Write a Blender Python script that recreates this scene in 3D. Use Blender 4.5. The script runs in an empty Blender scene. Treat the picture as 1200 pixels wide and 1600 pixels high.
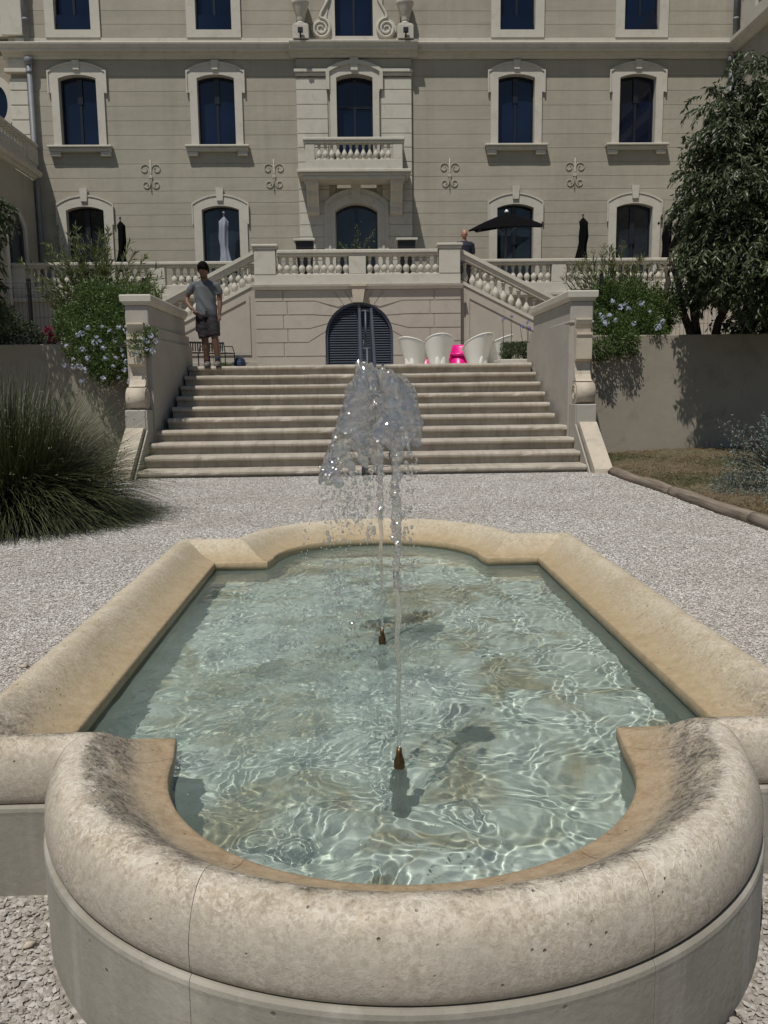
import bpy, bmesh, math, random
import numpy as np
from mathutils import Vector, Matrix
random.seed(7)
RNG = np.random.default_rng(11)
PI = math.pi
sc = bpy.context.scene
col = sc.collection

# ------------------------------------------------------------------ camera
cam_d = bpy.data.cameras.new('camera')
camera = bpy.data.objects.new('camera', cam_d)
col.objects.link(camera)
sc.camera = camera
cam_d.sensor_fit = 'VERTICAL'
cam_d.sensor_height = 24.0
cam_d.lens = 24.0 * 1329.0 / 1600.0
cam_d.clip_start = 0.05
cam_d.clip_end = 1000
yaw, pitch, roll = .0301, .14305, .01269
f_ = Vector((math.sin(yaw) * math.cos(pitch), math.cos(yaw) * math.cos(pitch), -math.sin(pitch)))
r_ = Vector((math.cos(yaw), -math.sin(yaw), 0))
d_ = f_.cross(r_)
r2 = r_ * math.cos(roll) + d_ * math.sin(roll)
d2 = -r_ * math.sin(roll) + d_ * math.cos(roll)
camera.matrix_world = Matrix(((r2.x, -d2.x, -f_.x, -.12), (r2.y, -d2.y, -f_.y, 0), (r2.z, -d2.z, -f_.z, 1.11), (0, 0, 0, 1)))

# ------------------------------------------------------------------ light
SUN = Vector((-.23, -.42, 1.0)).normalized()
world = bpy.data.worlds.new("World")
sc.world = world
world.use_nodes = True
wnt = world.node_tree
sky = wnt.nodes.new('ShaderNodeTexSky')
sky.sky_type = 'NISHITA'
sky.sun_disc = False
sky.sun_elevation = math.asin(SUN.z)
sky.sun_rotation = math.atan2(SUN.x, SUN.y) % (2 * PI)
sky.air_density = 1.0
sky.dust_density = 0.4
wnt.links.new(sky.outputs[0], wnt.nodes['Background'].inputs[0])
wnt.nodes['Background'].inputs[1].default_value = 0.05
sun_d = bpy.data.lights.new('sun', 'SUN')
sun_d.energy = 3.6
sun_d.angle = math.radians(.5)
sun_d.color = (1, .95, .87)
sun = bpy.data.objects.new('sun', sun_d)
col.objects.link(sun)
sun.rotation_euler = SUN.to_track_quat('Z', 'Y').to_euler()
sun_d.cycles.is_caustics_light = True
sc.view_settings.view_transform = 'Standard'
sc.view_settings.look = 'None'
sc.view_settings.gamma = 1
sc.view_settings.exposure = 0
sc.cycles.use_denoising = True
sc.cycles.max_bounces = 12
sc.cycles.transmission_bounces = 12
sc.cycles.transparent_max_bounces = 16
sc.cycles.caustics_reflective = False
sc.cycles.caustics_refractive = True
sc.cycles.blur_glossy = 0.5
sc.cycles.sample_clamp_indirect = 6

# ------------------------------------------------------------------ object helpers
def tag(o, label=None, cat=None, group=None, kind=None):
    if label: o['label'] = label
    if cat: o['category'] = cat
    if group: o['group'] = group
    if kind: o['kind'] = kind
    return o

def empty(name, loc, label, cat, group=None, rz=0):
    o = bpy.data.objects.new(name, None)
    o.empty_display_size = .1
    col.objects.link(o)
    o.location = loc
    o.rotation_euler = (0, 0, rz)
    return tag(o, label, cat, group)

def link(name, me, m=None, parent=None):
    o = bpy.data.objects.new(name, me)
    col.objects.link(o)
    if m is not None and len(me.materials) == 0:
        me.materials.append(m)
    if parent is not None:
        o.parent = parent
    return o

def copy_tree(o, parent=None):
    c = o.copy()
    col.objects.link(c)
    c.parent = parent
    for ch in list(o.children):
        copy_tree(ch, c)
    return c

class MB:
    def __init__(s):
        s.v = []; s.f = []; s.sm = []
    def add(s, vs, fs, smooth=False):
        n = len(s.v)
        s.v += [tuple(v) for v in vs]
        s.f += [tuple(i + n for i in f) for f in fs]
        s.sm += [smooth] * len(fs)
        return s
    def box(s, x0, x1, y0, y1, z0, z1, b=0):
        if b <= 0:
            return s.add([(x0, y0, z0), (x1, y0, z0), (x1, y1, z0), (x0, y1, z0), (x0, y0, z1), (x1, y0, z1), (x1, y1, z1), (x0, y1, z1)],
                  [(0, 3, 2, 1), (4, 5, 6, 7), (0, 1, 5, 4), (1, 2, 6, 5), (2, 3, 7, 6), (3, 0, 4, 7)])
        bm = bmesh.new()
        bmesh.ops.create_cube(bm, size=1, matrix=Matrix.LocRotScale(((x0 + x1) / 2, (y0 + y1) / 2, (z0 + z1) / 2), None, (x1 - x0, y1 - y0, z1 - z0)))
        bmesh.ops.bevel(bm, geom=bm.edges[:], offset=b, segments=1, affect='EDGES')
        bm.verts.index_update()
        s.add([v.co[:] for v in bm.verts], [[v.index for v in f.verts] for f in bm.faces])
        bm.free()
        return s
    def prism(s, poly, axis, a, b, smooth=False):
        n = len(poly)
        def P(u, v, t):
            return (t, u, v) if axis == 'x' else ((u, t, v) if axis == 'y' else (u, v, t))
        vs = [P(u, v, a) for u, v in poly] + [P(u, v, b) for u, v in poly]
        area = sum(poly[i][0] * poly[(i + 1) % n][1] - poly[(i + 1) % n][0] * poly[i][1] for i in range(n))
        flip = (area > 0) != (b > a)
        if axis == 'y': flip = not flip
        fs = [tuple(range(n))[::-1], tuple(range(n, 2 * n))] + [(i, (i + 1) % n, (i + 1) % n + n, i + n) for i in range(n)]
        if flip: fs = [f[::-1] for f in fs]
        s.add(vs, fs[:2]); n0 = len(s.v) - 2 * n
        s.f += [tuple(i + n0 for i in f) for f in fs[2:]]; s.sm += [smooth] * (len(fs) - 2)
        return s
    def ring(s, outer, inner, y0, y1, closed=False):
        """open or closed band between two matched outlines in XZ, extruded from y0 (front) to y1"""
        n = len(outer)
        vs = [(x, y0, z) for x, z in outer] + [(x, y0, z) for x, z in inner] + [(x, y1, z) for x, z in outer] + [(x, y1, z) for x, z in inner]
        fs = []
        for i in range(n if closed else n - 1):
            j = (i + 1) % n
            fs += [(i, j, j + n, i + n), (i + 2 * n, i + 3 * n, j + 3 * n, j + 2 * n), (i, i + 2 * n, j + 2 * n, j), (i + n, j + n, j + 3 * n, i + 3 * n)]
        if not closed:
            fs += [(0, n, 3 * n, 2 * n), (n - 1, 3 * n - 1, 4 * n - 1, 2 * n - 1)]
        return s.add(vs, fs)
    def lathe(s, prof, c=(0, 0, 0), seg=16, smooth=True, flute=None):
        n0 = len(prof); vs = []
        for r, z in prof:
            for k in range(seg):
                a = 2 * PI * k / seg
                rr = r
                if flute and flute[0] < z < flute[1]: rr = r * (1 - .09 * (k % 2))
                vs.append((c[0] + rr * math.cos(a), c[1] + rr * math.sin(a), c[2] + z))
        fs = [(i * seg + k, i * seg + (k + 1) % seg, (i + 1) * seg + (k + 1) % seg, (i + 1) * seg + k) for i in range(n0 - 1) for k in range(seg)]
        fs += [tuple(range(seg))[::-1], tuple(range((n0 - 1) * seg, n0 * seg))]
        return s.add(vs, fs, smooth)
    def tube(s, path, rad, seg=8, smooth=True, flat=1.0):
        path = [Vector(p) for p in path]; n = len(path)
        if not hasattr(rad, '__len__'): rad = [rad] * n
        vs = []; u = None
        for i in range(n):
            t = (path[min(i + 1, n - 1)] - path[max(i - 1, 0)])
            if t.length < 1e-9: t = Vector((0, 0, 1))
            t.normalize()
            if u is None:
                u = t.cross(Vector((0, 0, 1)))
                if u.length < .1: u = t.cross(Vector((0, 1, 0)))
            u = (u - t * u.dot(t)).normalized()
            w = t.cross(u)
            for k in range(seg):
                a = 2 * PI * k / seg
                vs.append(path[i] + u * (rad[i] * math.cos(a)) + w * (rad[i] * math.sin(a) * flat))
        fs = [(i * seg + k, i * seg + (k + 1) % seg, (i + 1) * seg + (k + 1) % seg, (i + 1) * seg + k) for i in range(n - 1) for k in range(seg)]
        fs += [tuple(range(seg))[::-1], tuple(range((n - 1) * seg, n * seg))]
        return s.add(vs, fs, smooth)
    def loft(s, rings, smooth=True, cap=True):
        n = len(rings[0]); vs = [p for r in rings for p in r]
        fs = [(i * n + k, i * n + (k + 1) % n, (i + 1) * n + (k + 1) % n, (i + 1) * n + k) for i in range(len(rings) - 1) for k in range(n)]
        if cap: fs += [tuple(range(n))[::-1], tuple(range((len(rings) - 1) * n, len(rings) * n))]
        return s.add(vs, fs, smooth)
    def mesh(s, name):
        me = bpy.data.meshes.new(name)
        assert not s.f or max(max(f) for f in s.f) < len(s.v), name
        me.from_pydata(s.v, [], s.f)
        me.polygons.foreach_set('use_smooth', s.sm)
        me.update()
        return me
    def build(s, name, m, parent=None):
        return link(name, s.mesh(name), m, parent)

def np_mesh(name, V, F, smooth=False):
    """V (n,3), F (m,k) arrays"""
    me = bpy.data.meshes.new(name)
    V = np.ascontiguousarray(V, np.float32); F = np.ascontiguousarray(F, np.int32)
    k = F.shape[1]
    me.vertices.add(len(V)); me.vertices.foreach_set('co', V.ravel())
    me.loops.add(F.size); me.loops.foreach_set('vertex_index', F.ravel())
    me.polygons.add(len(F)); me.polygons.foreach_set('loop_start', np.arange(0, F.size, k, dtype=np.int32))
    me.update(calc_edges=True)
    me.polygons.foreach_set('use_smooth', np.full(len(F), smooth))
    me.update()
    return me

# ------------------------------------------------------------------ material helpers
class N:
    def __init__(s, name):
        s.m = bpy.data.materials.new(name); s.m.use_nodes = True
        s.t = s.m.node_tree; s.b = s.t.nodes['Principled BSDF']
        s.out = s.t.nodes['Material Output']
    def n(s, ty, **kw):
        x = s.t.nodes.new(ty)
        for k, v in kw.items():
            if k.startswith('i_'): x.inputs[k[2:].replace('_', ' ')].default_value = v
            else: setattr(x, k, v)
        return x
    def l(s, a, b):
        s.t.links.new(a, b)
    def pos(s):
        return s.n('ShaderNodeNewGeometry').outputs['Position']
    def noise(s, scale, detail=4, rough=.55, vec=None, dist=0):
        x = s.n('ShaderNodeTexNoise'); x.inputs['Scale'].default_value = scale; x.inputs['Detail'].default_value = detail
        x.inputs['Roughness'].default_value = rough; x.inputs['Distortion'].default_value = dist
        s.l(vec if vec is not None else s.pos(), x.inputs['Vector'])
        return x.outputs['Fac']
    def ramp(s, fac, stops):
        x = s.n('ShaderNodeValToRGB'); e = x.color_ramp.elements
        while len(e) < len(stops): e.new(.5)
        for el, (p, c) in zip(e, stops):
            el.position = p; el.color = (*c, 1) if hasattr(c, '__len__') else (c, c, c, 1)
        s.l(fac, x.inputs[0])
        return x.outputs['Color']
    def mix(s, fac, a, b, mode='MIX'):
        x = s.n('ShaderNodeMix'); x.data_type = 'RGBA'; x.blend_type = mode
        for sock, v in ((x.inputs['Factor'], fac), (x.inputs['A'], a), (x.inputs['B'], b)):
            if hasattr(v, 'is_linked'): s.l(v, sock)
            elif hasattr(v, '__len__'): sock.default_value = (*v, 1)
            else: sock.default_value = v
        return x.outputs['Result']
    def math(s, op, a, b=0, clamp=False):
        x = s.n('ShaderNodeMath'); x.operation = op; x.use_clamp = clamp
        for sock, v in ((x.inputs[0], a), (x.inputs[1], b)):
            if hasattr(v, 'is_linked'): s.l(v, sock)
            else: sock.default_value = v
        return x.outputs[0]
    def attr(s, name):
        x = s.n('ShaderNodeAttribute'); x.attribute_name = name
        return x.outputs['Fac']
    def bump(s, h, strength=.3, dist=.01, prev=None):
        x = s.n('ShaderNodeBump'); x.inputs['Strength'].default_value = strength; x.inputs['Distance'].default_value = dist
        s.l(h, x.inputs['Height'])
        if prev is not None: s.l(prev, x.inputs['Normal'])
        return x.outputs['Normal']
    def set(s, color=None, rough=None, normal=None, **kw):
        for key, v in (('Base Color', color), ('Roughness', rough), ('Normal', normal)):
            if v is None: continue
            if hasattr(v, 'is_linked'): s.l(v, s.b.inputs[key])
            elif hasattr(v, '__len__'): s.b.inputs[key].default_value = (*v, 1)
            else: s.b.inputs[key].default_value = v
        for k, v in kw.items(): s.b.inputs[k.replace('_', ' ')].default_value = v
        return s.m

def stucco(name, c, var=.12, scale=1.2, bump=.25, fine=90, rough=.85, dirt=None):
    a = N(name)
    n1 = a.noise(scale, 5, .6); n2 = a.noise(scale * 9, 3)
    lo = tuple(x * (1 - var) for x in c); hi = tuple(min(1, x * (1 + var)) for x in c)
    cc = a.ramp(n1, [(.3, lo), (.7, hi)])
    cc = a.mix(a.math('MULTIPLY', n2, .35), cc, tuple(x * .86 for x in c))
    if dirt:
        g = a.noise(scale * 2.3, 6, .7, dist=.6)
        cc = a.mix(a.ramp(g, [(.52, 0), (.72, 1)]), cc, dirt)
    nb = a.bump(a.noise(fine, 3), bump, .004)
    nb = a.bump(a.noise(scale * 5, 3), bump, .012, nb)
    return a.set(cc, rough, nb)

def plain(name, c, rough=.5, var=.1, scale=8, bump=0, **kw):
    a = N(name)
    cc = a.ramp(a.noise(scale, 3), [(.3, tuple(x * (1 - var) for x in c)), (.7, tuple(min(1, x * (1 + var)) for x in c))])
    nb = a.bump(a.noise(scale * 8, 2), bump, .003) if bump else None
    return a.set(cc, rough, nb, **kw)

def leafmat(name, dark, light, rough=.5, trans=.25):
    a = N(name)
    g = a.n('ShaderNodeNewGeometry')
    cc = a.ramp(g.outputs['Random Per Island'], [(0, dark), (.75, light), (1, tuple(min(1, x * 1.5) for x in light))])
    a.set(cc, rough)
    t = a.n('ShaderNodeBsdfTranslucent'); a.l(cc, t.inputs['Color'])
    mx = a.n('ShaderNodeMixShader'); mx.inputs[0].default_value = trans
    a.l(a.b.outputs[0], mx.inputs[1]); a.l(t.outputs[0], mx.inputs[2]); a.l(mx.outputs[0], a.out.inputs[0])
    return a.m

M = {}
def weathered_wall():
    a = N('wall_render'); p = a.pos(); c = (.38, .355, .29)
    cc = a.ramp(a.noise(.7, 6, .62, p), [(.3, tuple(x * .88 for x in c)), (.7, tuple(x * 1.08 for x in c))])
    gi = a.n('ShaderNodeNewGeometry'); cc = a.mix(a.ramp(gi.outputs['Random Per Island'], [(0, 0), (1, .5)]), cc, (.31, .285, .23))
    mp = a.n('ShaderNodeMapping'); mp.inputs['Scale'].default_value = (2.2, 2.2, .22); a.l(p, mp.inputs['Vector'])
    cc = a.mix(a.ramp(a.noise(1, 6, .7, mp.outputs[0]), [(.47, 0), (.7, .5)]), cc, (.26, .24, .195))
    mq = a.n('ShaderNodeMapping'); mq.inputs['Scale'].default_value = (.35, .35, 2.6); a.l(p, mq.inputs['Vector'])
    cc = a.mix(a.ramp(a.noise(1, 3, .5, mq.outputs[0]), [(.45, 0), (.65, .35)]), cc, (.41, .385, .32))
    cc = a.mix(a.ramp(a.noise(5, 5, .7, p), [(.55, 0), (.75, .3)]), cc, (.29, .265, .21))
    nb = a.bump(a.noise(70, 3), .3, .004); nb = a.bump(a.noise(4, 4, .6), .5, .02, nb)
    return a.set(cc, .88, nb)
M['wall'] = weathered_wall()
M['trim'] = stucco('cream_trim', (.53, .505, .44), .06, 1.5, .25, dirt=(.42, .395, .335))
M['terrace'] = stucco('terrace_render', (.42, .38, .325), .08, 1.1, .25, dirt=(.36, .32, .27))
M['pier'] = stucco('pier_render', (.38, .355, .315), .1, 1.3, .3, dirt=(.33, .3, .26))
M['scroll'] = stucco('scroll_stone', (.5, .44, .35), .1, 2.5, .4, dirt=(.36, .32, .26))
M['retain'] = stucco('retaining_render', (.30, .27, .22), .12, 1.0, .35, dirt=(.22, .195, .155))
M['floor'] = stucco('courtyard_paving', (.4, .37, .32), .1, 1, .2)
M['soil'] = stucco('soil', (.11, .08, .05), .3, 3, 1)
M['frame'] = plain('window_frame', (.012, .015, .022), .35)
M['black'] = plain('black_metal', (.012, .012, .013), .45)
M['zinc'] = plain('zinc_pipe', (.17, .18, .20), .6, .15, 3, Metallic=.15)
M['louvre'] = plain('louvre_paint', (.045, .06, .085), .45, .15)
M['blackcloth'] = plain('black_parasol_cloth', (.005, .005, .006), .95, Specular_IOR_Level=.05)
M['greycloth'] = plain('grey_parasol_cloth', (.25, .28, .34), .8)
M['whiteplastic'] = plain('white_plastic', (.86, .85, .80), .35, .02)
M['pinkplastic'] = plain('pink_plastic', (.75, .01, .25), .35, .03)
M['iron'] = plain('painted_iron', (.44, .415, .35), .7, .05)
M['bark'] = stucco('bark', (.06, .048, .035), .3, 8, 1, 40)
M['wood'] = None

def glassmat():
    a = N('window_glass')
    cc = a.ramp(a.noise(.5, 2), [(.35, (.0025, .006, .018)), (.7, (.007, .015, .040))])  # navy of the reflected sky is put into the glass colour
    a.set(cc, .03, Specular_IOR_Level=.55)
    return a.m
M['glass'] = glassmat()
def glass2():
    a = N('ground_floor_glass')
    cc = a.ramp(a.noise(.9, 3), [(.35, (.006, .009, .013)), (.6, (.018, .026, .036)), (.8, (.04, .055, .065))])  # grey reflections painted as cloudy tones in the pane colour
    return a.set(cc, .05, Specular_IOR_Level=.6)
M['glass2'] = glass2()

def fountain_stone():
    a = N('fountain_travertine')
    p = a.pos(); s = a.attr('s'); near = a.attr('near')
    base = a.ramp(a.noise(3.2, 6, .62, p), [(.28, (.33, .27, .195)), (.5, (.47, .40, .30)), (.72, (.56, .50, .40))])
    fine = a.noise(60, 6, .75, p, .2)
    base = a.mix(a.ramp(fine, [(.38, .75), (.56, 0)]), base, (.25, .20, .145))
    vc = a.n('ShaderNodeTexVoronoi'); vc.inputs['Scale'].default_value = 150
    nd = a.n('ShaderNodeTexNoise'); nd.inputs['Scale'].default_value = 55; a.l(p, nd.inputs['Vector'])
    ns = a.n('ShaderNodeVectorMath'); ns.operation = 'SCALE'; ns.inputs['Scale'].default_value = .022; a.l(nd.outputs['Color'], ns.inputs[0])
    na = a.n('ShaderNodeVectorMath'); na.operation = 'ADD'; a.l(p, na.inputs[0]); a.l(ns.outputs[0], na.inputs[1]); a.l(na.outputs[0], vc.inputs['Vector'])
    sep = a.n('ShaderNodeSeparateColor'); a.l(vc.outputs['Color'], sep.inputs[0])
    patchy = a.ramp(a.noise(5, 4, .7, p), [(.36, .35), (.56, 1)])
    base = a.mix(a.math('MULTIPLY', patchy, a.ramp(sep.outputs[0], [(.5, 0), (.9, .6)])), base, (.68, .62, .52))
    base = a.mix(a.math('MULTIPLY', patchy, a.ramp(sep.outputs[1], [(.6, 0), (.9, .6)])), base, (.27, .215, .15))
    wrm = a.noise(34, 3, .6, p, 1.5)
    worm = a.ramp(wrm, [(.455, 0), (.49, 1), (.51, 1), (.545, 0)])
    base = a.mix(a.math('MULTIPLY', a.math('MULTIPLY', worm, patchy), .4), base, (.70, .65, .56))
    blot = a.noise(19, 6, .75, p, .4)
    base = a.mix(a.ramp(blot, [(.54, 0), (.64, .6)]), base, (.60, .54, .44))
    base = a.mix(a.ramp(a.noise(26, 7, .8, p, .5), [(.56, 0), (.66, .7)]), base, (.23, .185, .135))
    # pale shelly crust on the outer roll
    vor = a.n('ShaderNodeTexVoronoi'); vor.feature = 'DISTANCE_TO_EDGE'; vor.inputs['Scale'].default_value = 46
    dis = a.n('ShaderNodeVectorMath'); dis.operation = 'ADD'
    nz = a.n('ShaderNodeTexNoise'); nz.inputs['Scale'].default_value = 30; a.l(p, nz.inputs['Vector'])
    sc2 = a.n('ShaderNodeVectorMath'); sc2.operation = 'SCALE'; sc2.inputs['Scale'].default_value = .03
    a.l(nz.outputs['Color'], sc2.inputs[0]); a.l(p, dis.inputs[0]); a.l(sc2.outputs[0], dis.inputs[1]); a.l(dis.outputs[0], vor.inputs['Vector'])
    shell = a.ramp(vor.outputs['Distance'], [(.02, 1), (.10, 0)])
    crustmask = a.math('MULTIPLY', a.ramp(a.noise(7, 6, .75, p), [(.44, 0), (.56, 1)]), a.ramp(s, [(.5, 0), (.66, 1), (.86, .55), (.97, 0)]))
    base = a.mix(a.math('MULTIPLY', crustmask, a.math('MULTIPLY', shell, .6)), base, (.72, .69, .62))
    base = a.mix(a.math('MULTIPLY', crustmask, .4), base, (.68, .63, .54))
    # lower roll greyed: grazing light painted into the stone colour
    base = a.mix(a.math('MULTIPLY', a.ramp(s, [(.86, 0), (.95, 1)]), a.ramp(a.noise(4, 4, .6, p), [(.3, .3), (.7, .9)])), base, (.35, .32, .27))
    # ochre where water runs over the inner slope
    sn = a.math('ADD', s, a.math('MULTIPLY', a.math('SUBTRACT', a.noise(6, 5, .7, p), .5), .38))
    och = a.ramp(sn, [(.10, .9), (.32, .55), (.5, 0)])
    ochc = a.ramp(a.noise(20, 8, .82, p, .4), [(.3, (.20, .13, .07)), (.5, (.37, .27, .16)), (.75, (.50, .41, .28))])
    base = a.mix(och, base, ochc)
    # yellow-green cast on far stones
    base = a.mix(a.math('MULTIPLY', a.math('SUBTRACT', 1, near), .33), base, (.47, .39, .235))
    # dark lichen band near the crest of the near bowl
    band = a.ramp(sn, [(.28, 0), (.40, 1), (.66, 1), (.74, 0)])
    li = a.ramp(a.noise(15, 8, .85, p, .2), [(.43, 0), (.50, 1)])
    lichm = a.math('MULTIPLY', a.math('MULTIPLY', band, li), a.math('MULTIPLY', near, .92))
    base = a.mix(lichm, base, a.ramp(fine, [(.42, (.07, .062, .05)), (.58, (.32, .28, .22))]))
    li2 = a.math('MULTIPLY', a.ramp(a.noise(60, 4, .8, p), [(.62, 0), (.68, 1)]), a.ramp(a.noise(5, 3, .6, p), [(.5, 0), (.62, .8)]))
    base = a.mix(a.math('MULTIPLY', li2, .7), base, (.08, .07, .06))
    # pits
    pv = a.n('ShaderNodeTexVoronoi'); pv.inputs['Scale'].default_value = 38; a.l(p, pv.inputs['Vector'])
    pit = a.math('MULTIPLY', a.ramp(pv.outputs['Distance'], [(.04, 1), (.12, 0)]), a.ramp(a.noise(11, 3, .6, p), [(.5, 0), (.6, 1)]))
    base = a.mix(a.math('MULTIPLY', pit, .7), base, (.13, .1, .075))
    h = a.math('ADD', a.math('MULTIPLY', fine, .5), a.math('MULTIPLY', a.math('MULTIPLY', crustmask, shell), .25))
    h = a.math('SUBTRACT', h, a.math('MULTIPLY', pit, 1.2))
    nb = a.bump(h, .9, .005)
    nb = a.bump(a.noise(16, 5, .65, p), .35, .006, nb)
    rgh = a.ramp(sn, [(.08, .5), (.45, .68), (.8, .8)])
    return a.set(base, rgh, nb, Specular_IOR_Level=.35)
M['fstone'] = fountain_stone()
def basin_stone():
    a = N('basin_side_stone'); p = a.pos()
    base = a.ramp(a.noise(2.2, 6, .65, p), [(.3, (.20, .185, .15)), (.6, (.29, .27, .225)), (.8, (.38, .355, .30))])
    base = a.mix(a.ramp(a.noise(60, 4, .7, p), [(.55, 0), (.75, .6)]), base, (.22, .2, .175))
    mp = a.n('ShaderNodeMapping'); mp.inputs['Scale'].default_value = (9, 9, .8); a.l(p, mp.inputs['Vector'])
    base = a.mix(a.ramp(a.noise(1, 4, .6, mp.outputs[0]), [(.52, 0), (.7, .45)]), base, (.46, .43, .39))
    pv = a.n('ShaderNodeTexVoronoi'); pv.inputs['Scale'].default_value = 30; a.l(p, pv.inputs['Vector'])
    pit = a.math('MULTIPLY', a.ramp(pv.outputs['Distance'], [(.06, 1), (.15, 0)]), a.ramp(a.noise(7, 3, .6, p), [(.5, 0), (.6, 1)]))
    base = a.mix(a.math('MULTIPLY', pit, .75), base, (.1, .085, .07))
    nb = a.bump(a.math('SUBTRACT', a.noise(50, 4, .6, p), pit), .6, .003)
    return a.set(base, .78, nb)
M['bstone'] = basin_stone()
def pool_mat():
    a = N('pool_lining'); p = a.pos()
    base = a.ramp(a.noise(1.7, 6, .62, p, .6), [(.32, (.48, .57, .49)), (.5, (.59, .68, .61)), (.66, (.70, .78, .73))])
    alg = a.ramp(a.noise(2.1, 5, .65, p, 1.0), [(.48, 0), (.60, .9)])
    base = a.mix(alg, base, (.33, .29, .16))
    base = a.mix(a.ramp(a.noise(30, 4, .7, p), [(.5, 0), (.75, .35)]), base, (.25, .28, .2))
    return a.set(base, .8)
M['pool'] = pool_mat()
def water_mat():
    a = N('pool_water'); a.t.nodes.remove(a.b)
    g = a.n('ShaderNodeBsdfGlass'); g.inputs['Roughness'].default_value = 0; g.inputs['IOR'].default_value = 1.33
    g.inputs['Color'].default_value = (.97, .992, .985, 1)
    # air bubbles stirred in where the jets fall back make the water milky there
    p = a.pos(); sx = a.n('ShaderNodeSeparateXYZ'); a.l(p, sx.inputs[0])
    ex = a.math('ADD', sx.outputs[0], .33); ex = a.math('MULTIPLY', ex, ex); ey = a.math('SUBTRACT', sx.outputs[1], 2.75); ey = a.math('MULTIPLY', ey, a.math('MULTIPLY', ey, .22))
    m = a.math('SUBTRACT', 1, a.math('MULTIPLY', a.math('ADD', ex, ey), 2.6), True)
    m = a.math('MULTIPLY', m, a.ramp(a.noise(7, 6, .7, p, .8), [(.35, .35), (.65, 1)]))
    fac = a.math('ADD', .10, a.math('MULTIPLY', m, .30))
    df = a.n('ShaderNodeBsdfDiffuse'); df.inputs['Color'].default_value = (.42, .54, .485, 1)
    mx = a.n('ShaderNodeMixShader'); a.l(fac, mx.inputs[0]); a.l(g.outputs[0], mx.inputs[1]); a.l(df.outputs[0], mx.inputs[2])
    a.l(mx.outputs[0], a.out.inputs[0])
    return a.m
M['water'] = water_mat()
def jet_mat():
    a = N('jet_water'); a.t.nodes.remove(a.b)
    g = a.n('ShaderNodeBsdfGlass'); g.inputs['Roughness'].default_value = 0.0; g.inputs['IOR'].default_value = 1.33
    t = a.n('ShaderNodeBsdfTransparent'); mx = a.n('ShaderNodeMixShader'); mx.inputs[0].default_value = .42
    nb = a.bump(a.noise(34, 3, .6), .35, .006)
    a.l(nb, g.inputs['Normal'])
    gl = a.n('ShaderNodeBsdfGlossy'); gl.inputs['Roughness'].default_value = .14; a.l(nb, gl.inputs['Normal'])
    m2 = a.n('ShaderNodeMixShader'); m2.inputs[0].default_value = .20
    a.l(g.outputs[0], mx.inputs[1]); a.l(t.outputs[0], mx.inputs[2]); a.l(mx.outputs[0], m2.inputs[1]); a.l(gl.outputs[0], m2.inputs[2]); a.l(m2.outputs[0], a.out.inputs[0])
    return a.m
M['jet'] = jet_mat()
def step_mat():
    a = N('step_stone'); p = a.pos()
    base = a.ramp(a.noise(2.6, 6, .65, p), [(.3, (.32, .28, .225)), (.6, (.44, .395, .33)), (.8, (.52, .48, .42))])
    mp = a.n('ShaderNodeMapping'); mp.inputs['Scale'].default_value = (14, 2, 3); a.l(p, mp.inputs['Vector'])
    base = a.mix(a.ramp(a.noise(1, 5, .7, mp.outputs[0]), [(.48, 0), (.72, .65)]), base, (.22, .19, .15))
    base = a.mix(a.ramp(a.noise(40, 4, .75, p), [(.6, 0), (.74, .5)]), base, (.16, .14, .11))
    nb = a.bump(a.noise(55, 4, .6, p), .5, .004)
    nb = a.bump(a.noise(7, 4, .6, p), .5, .012, nb)
    return a.set(base, .85, nb)
M['step'] = step_mat()
def gravel_base():
    a = N('gravel_bed'); p = a.pos()
    v = a.n('ShaderNodeTexVoronoi'); v.inputs['Scale'].default_value = 62; a.l(p, v.inputs['Vector'])
    sep = a.n('ShaderNodeSeparateColor'); a.l(v.outputs['Color'], sep.inputs[0])
    cc = a.ramp(sep.outputs[0], [(0, (.26, .235, .21)), (.5, (.44, .41, .375)), (1, (.62, .60, .57))])
    cc = a.mix(a.ramp(v.outputs['Distance'], [(.35, 0), (.75, .75)]), cc, (.12, .105, .09))
    cc = a.mix(a.ramp(a.noise(.8, 5, .6, p), [(.4, 0), (.7, .35)]), cc, (.36, .31, .26))
    nb = a.bump(v.outputs['Distance'], -1.0, .012)
    return a.set(cc, .9, nb)
M['gravelbed'] = gravel_base()
def gravel_mat():
    a = N('gravel_stones'); g = a.n('ShaderNodeNewGeometry')
    cc = a.ramp(g.outputs['Random Per Island'], [(0, (.31, .29, .255)), (.3, (.46, .44, .405)), (.75, (.60, .58, .545)), (1, (.76, .75, .725))])
    cc = a.mix(a.ramp(a.noise(1.1, 4, .6), [(.42, 0), (.62, .5)]), cc, (.40, .36, .32))
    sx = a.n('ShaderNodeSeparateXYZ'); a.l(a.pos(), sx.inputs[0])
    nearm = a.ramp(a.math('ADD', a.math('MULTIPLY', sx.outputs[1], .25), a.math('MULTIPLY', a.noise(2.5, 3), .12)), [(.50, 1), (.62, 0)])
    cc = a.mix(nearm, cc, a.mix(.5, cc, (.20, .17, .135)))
    return a.set(cc, .85)
M['gravel'] = gravel_mat()
def dry_mat():
    a = N('dry_ground'); p = a.pos()
    cc = a.ramp(a.noise(9, 7, .75, p), [(.3, (.06, .042, .024)), (.5, (.13, .10, .055)), (.7, (.22, .17, .10))])
    cc = a.mix(a.ramp(a.noise(3, 5, .7, p), [(.5, 0), (.62, .6)]), cc, (.10, .11, .05))
    return a.set(cc, .95, a.bump(a.noise(45, 5, .7, p), .9, .02))
M['dry'] = dry_mat()
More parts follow.
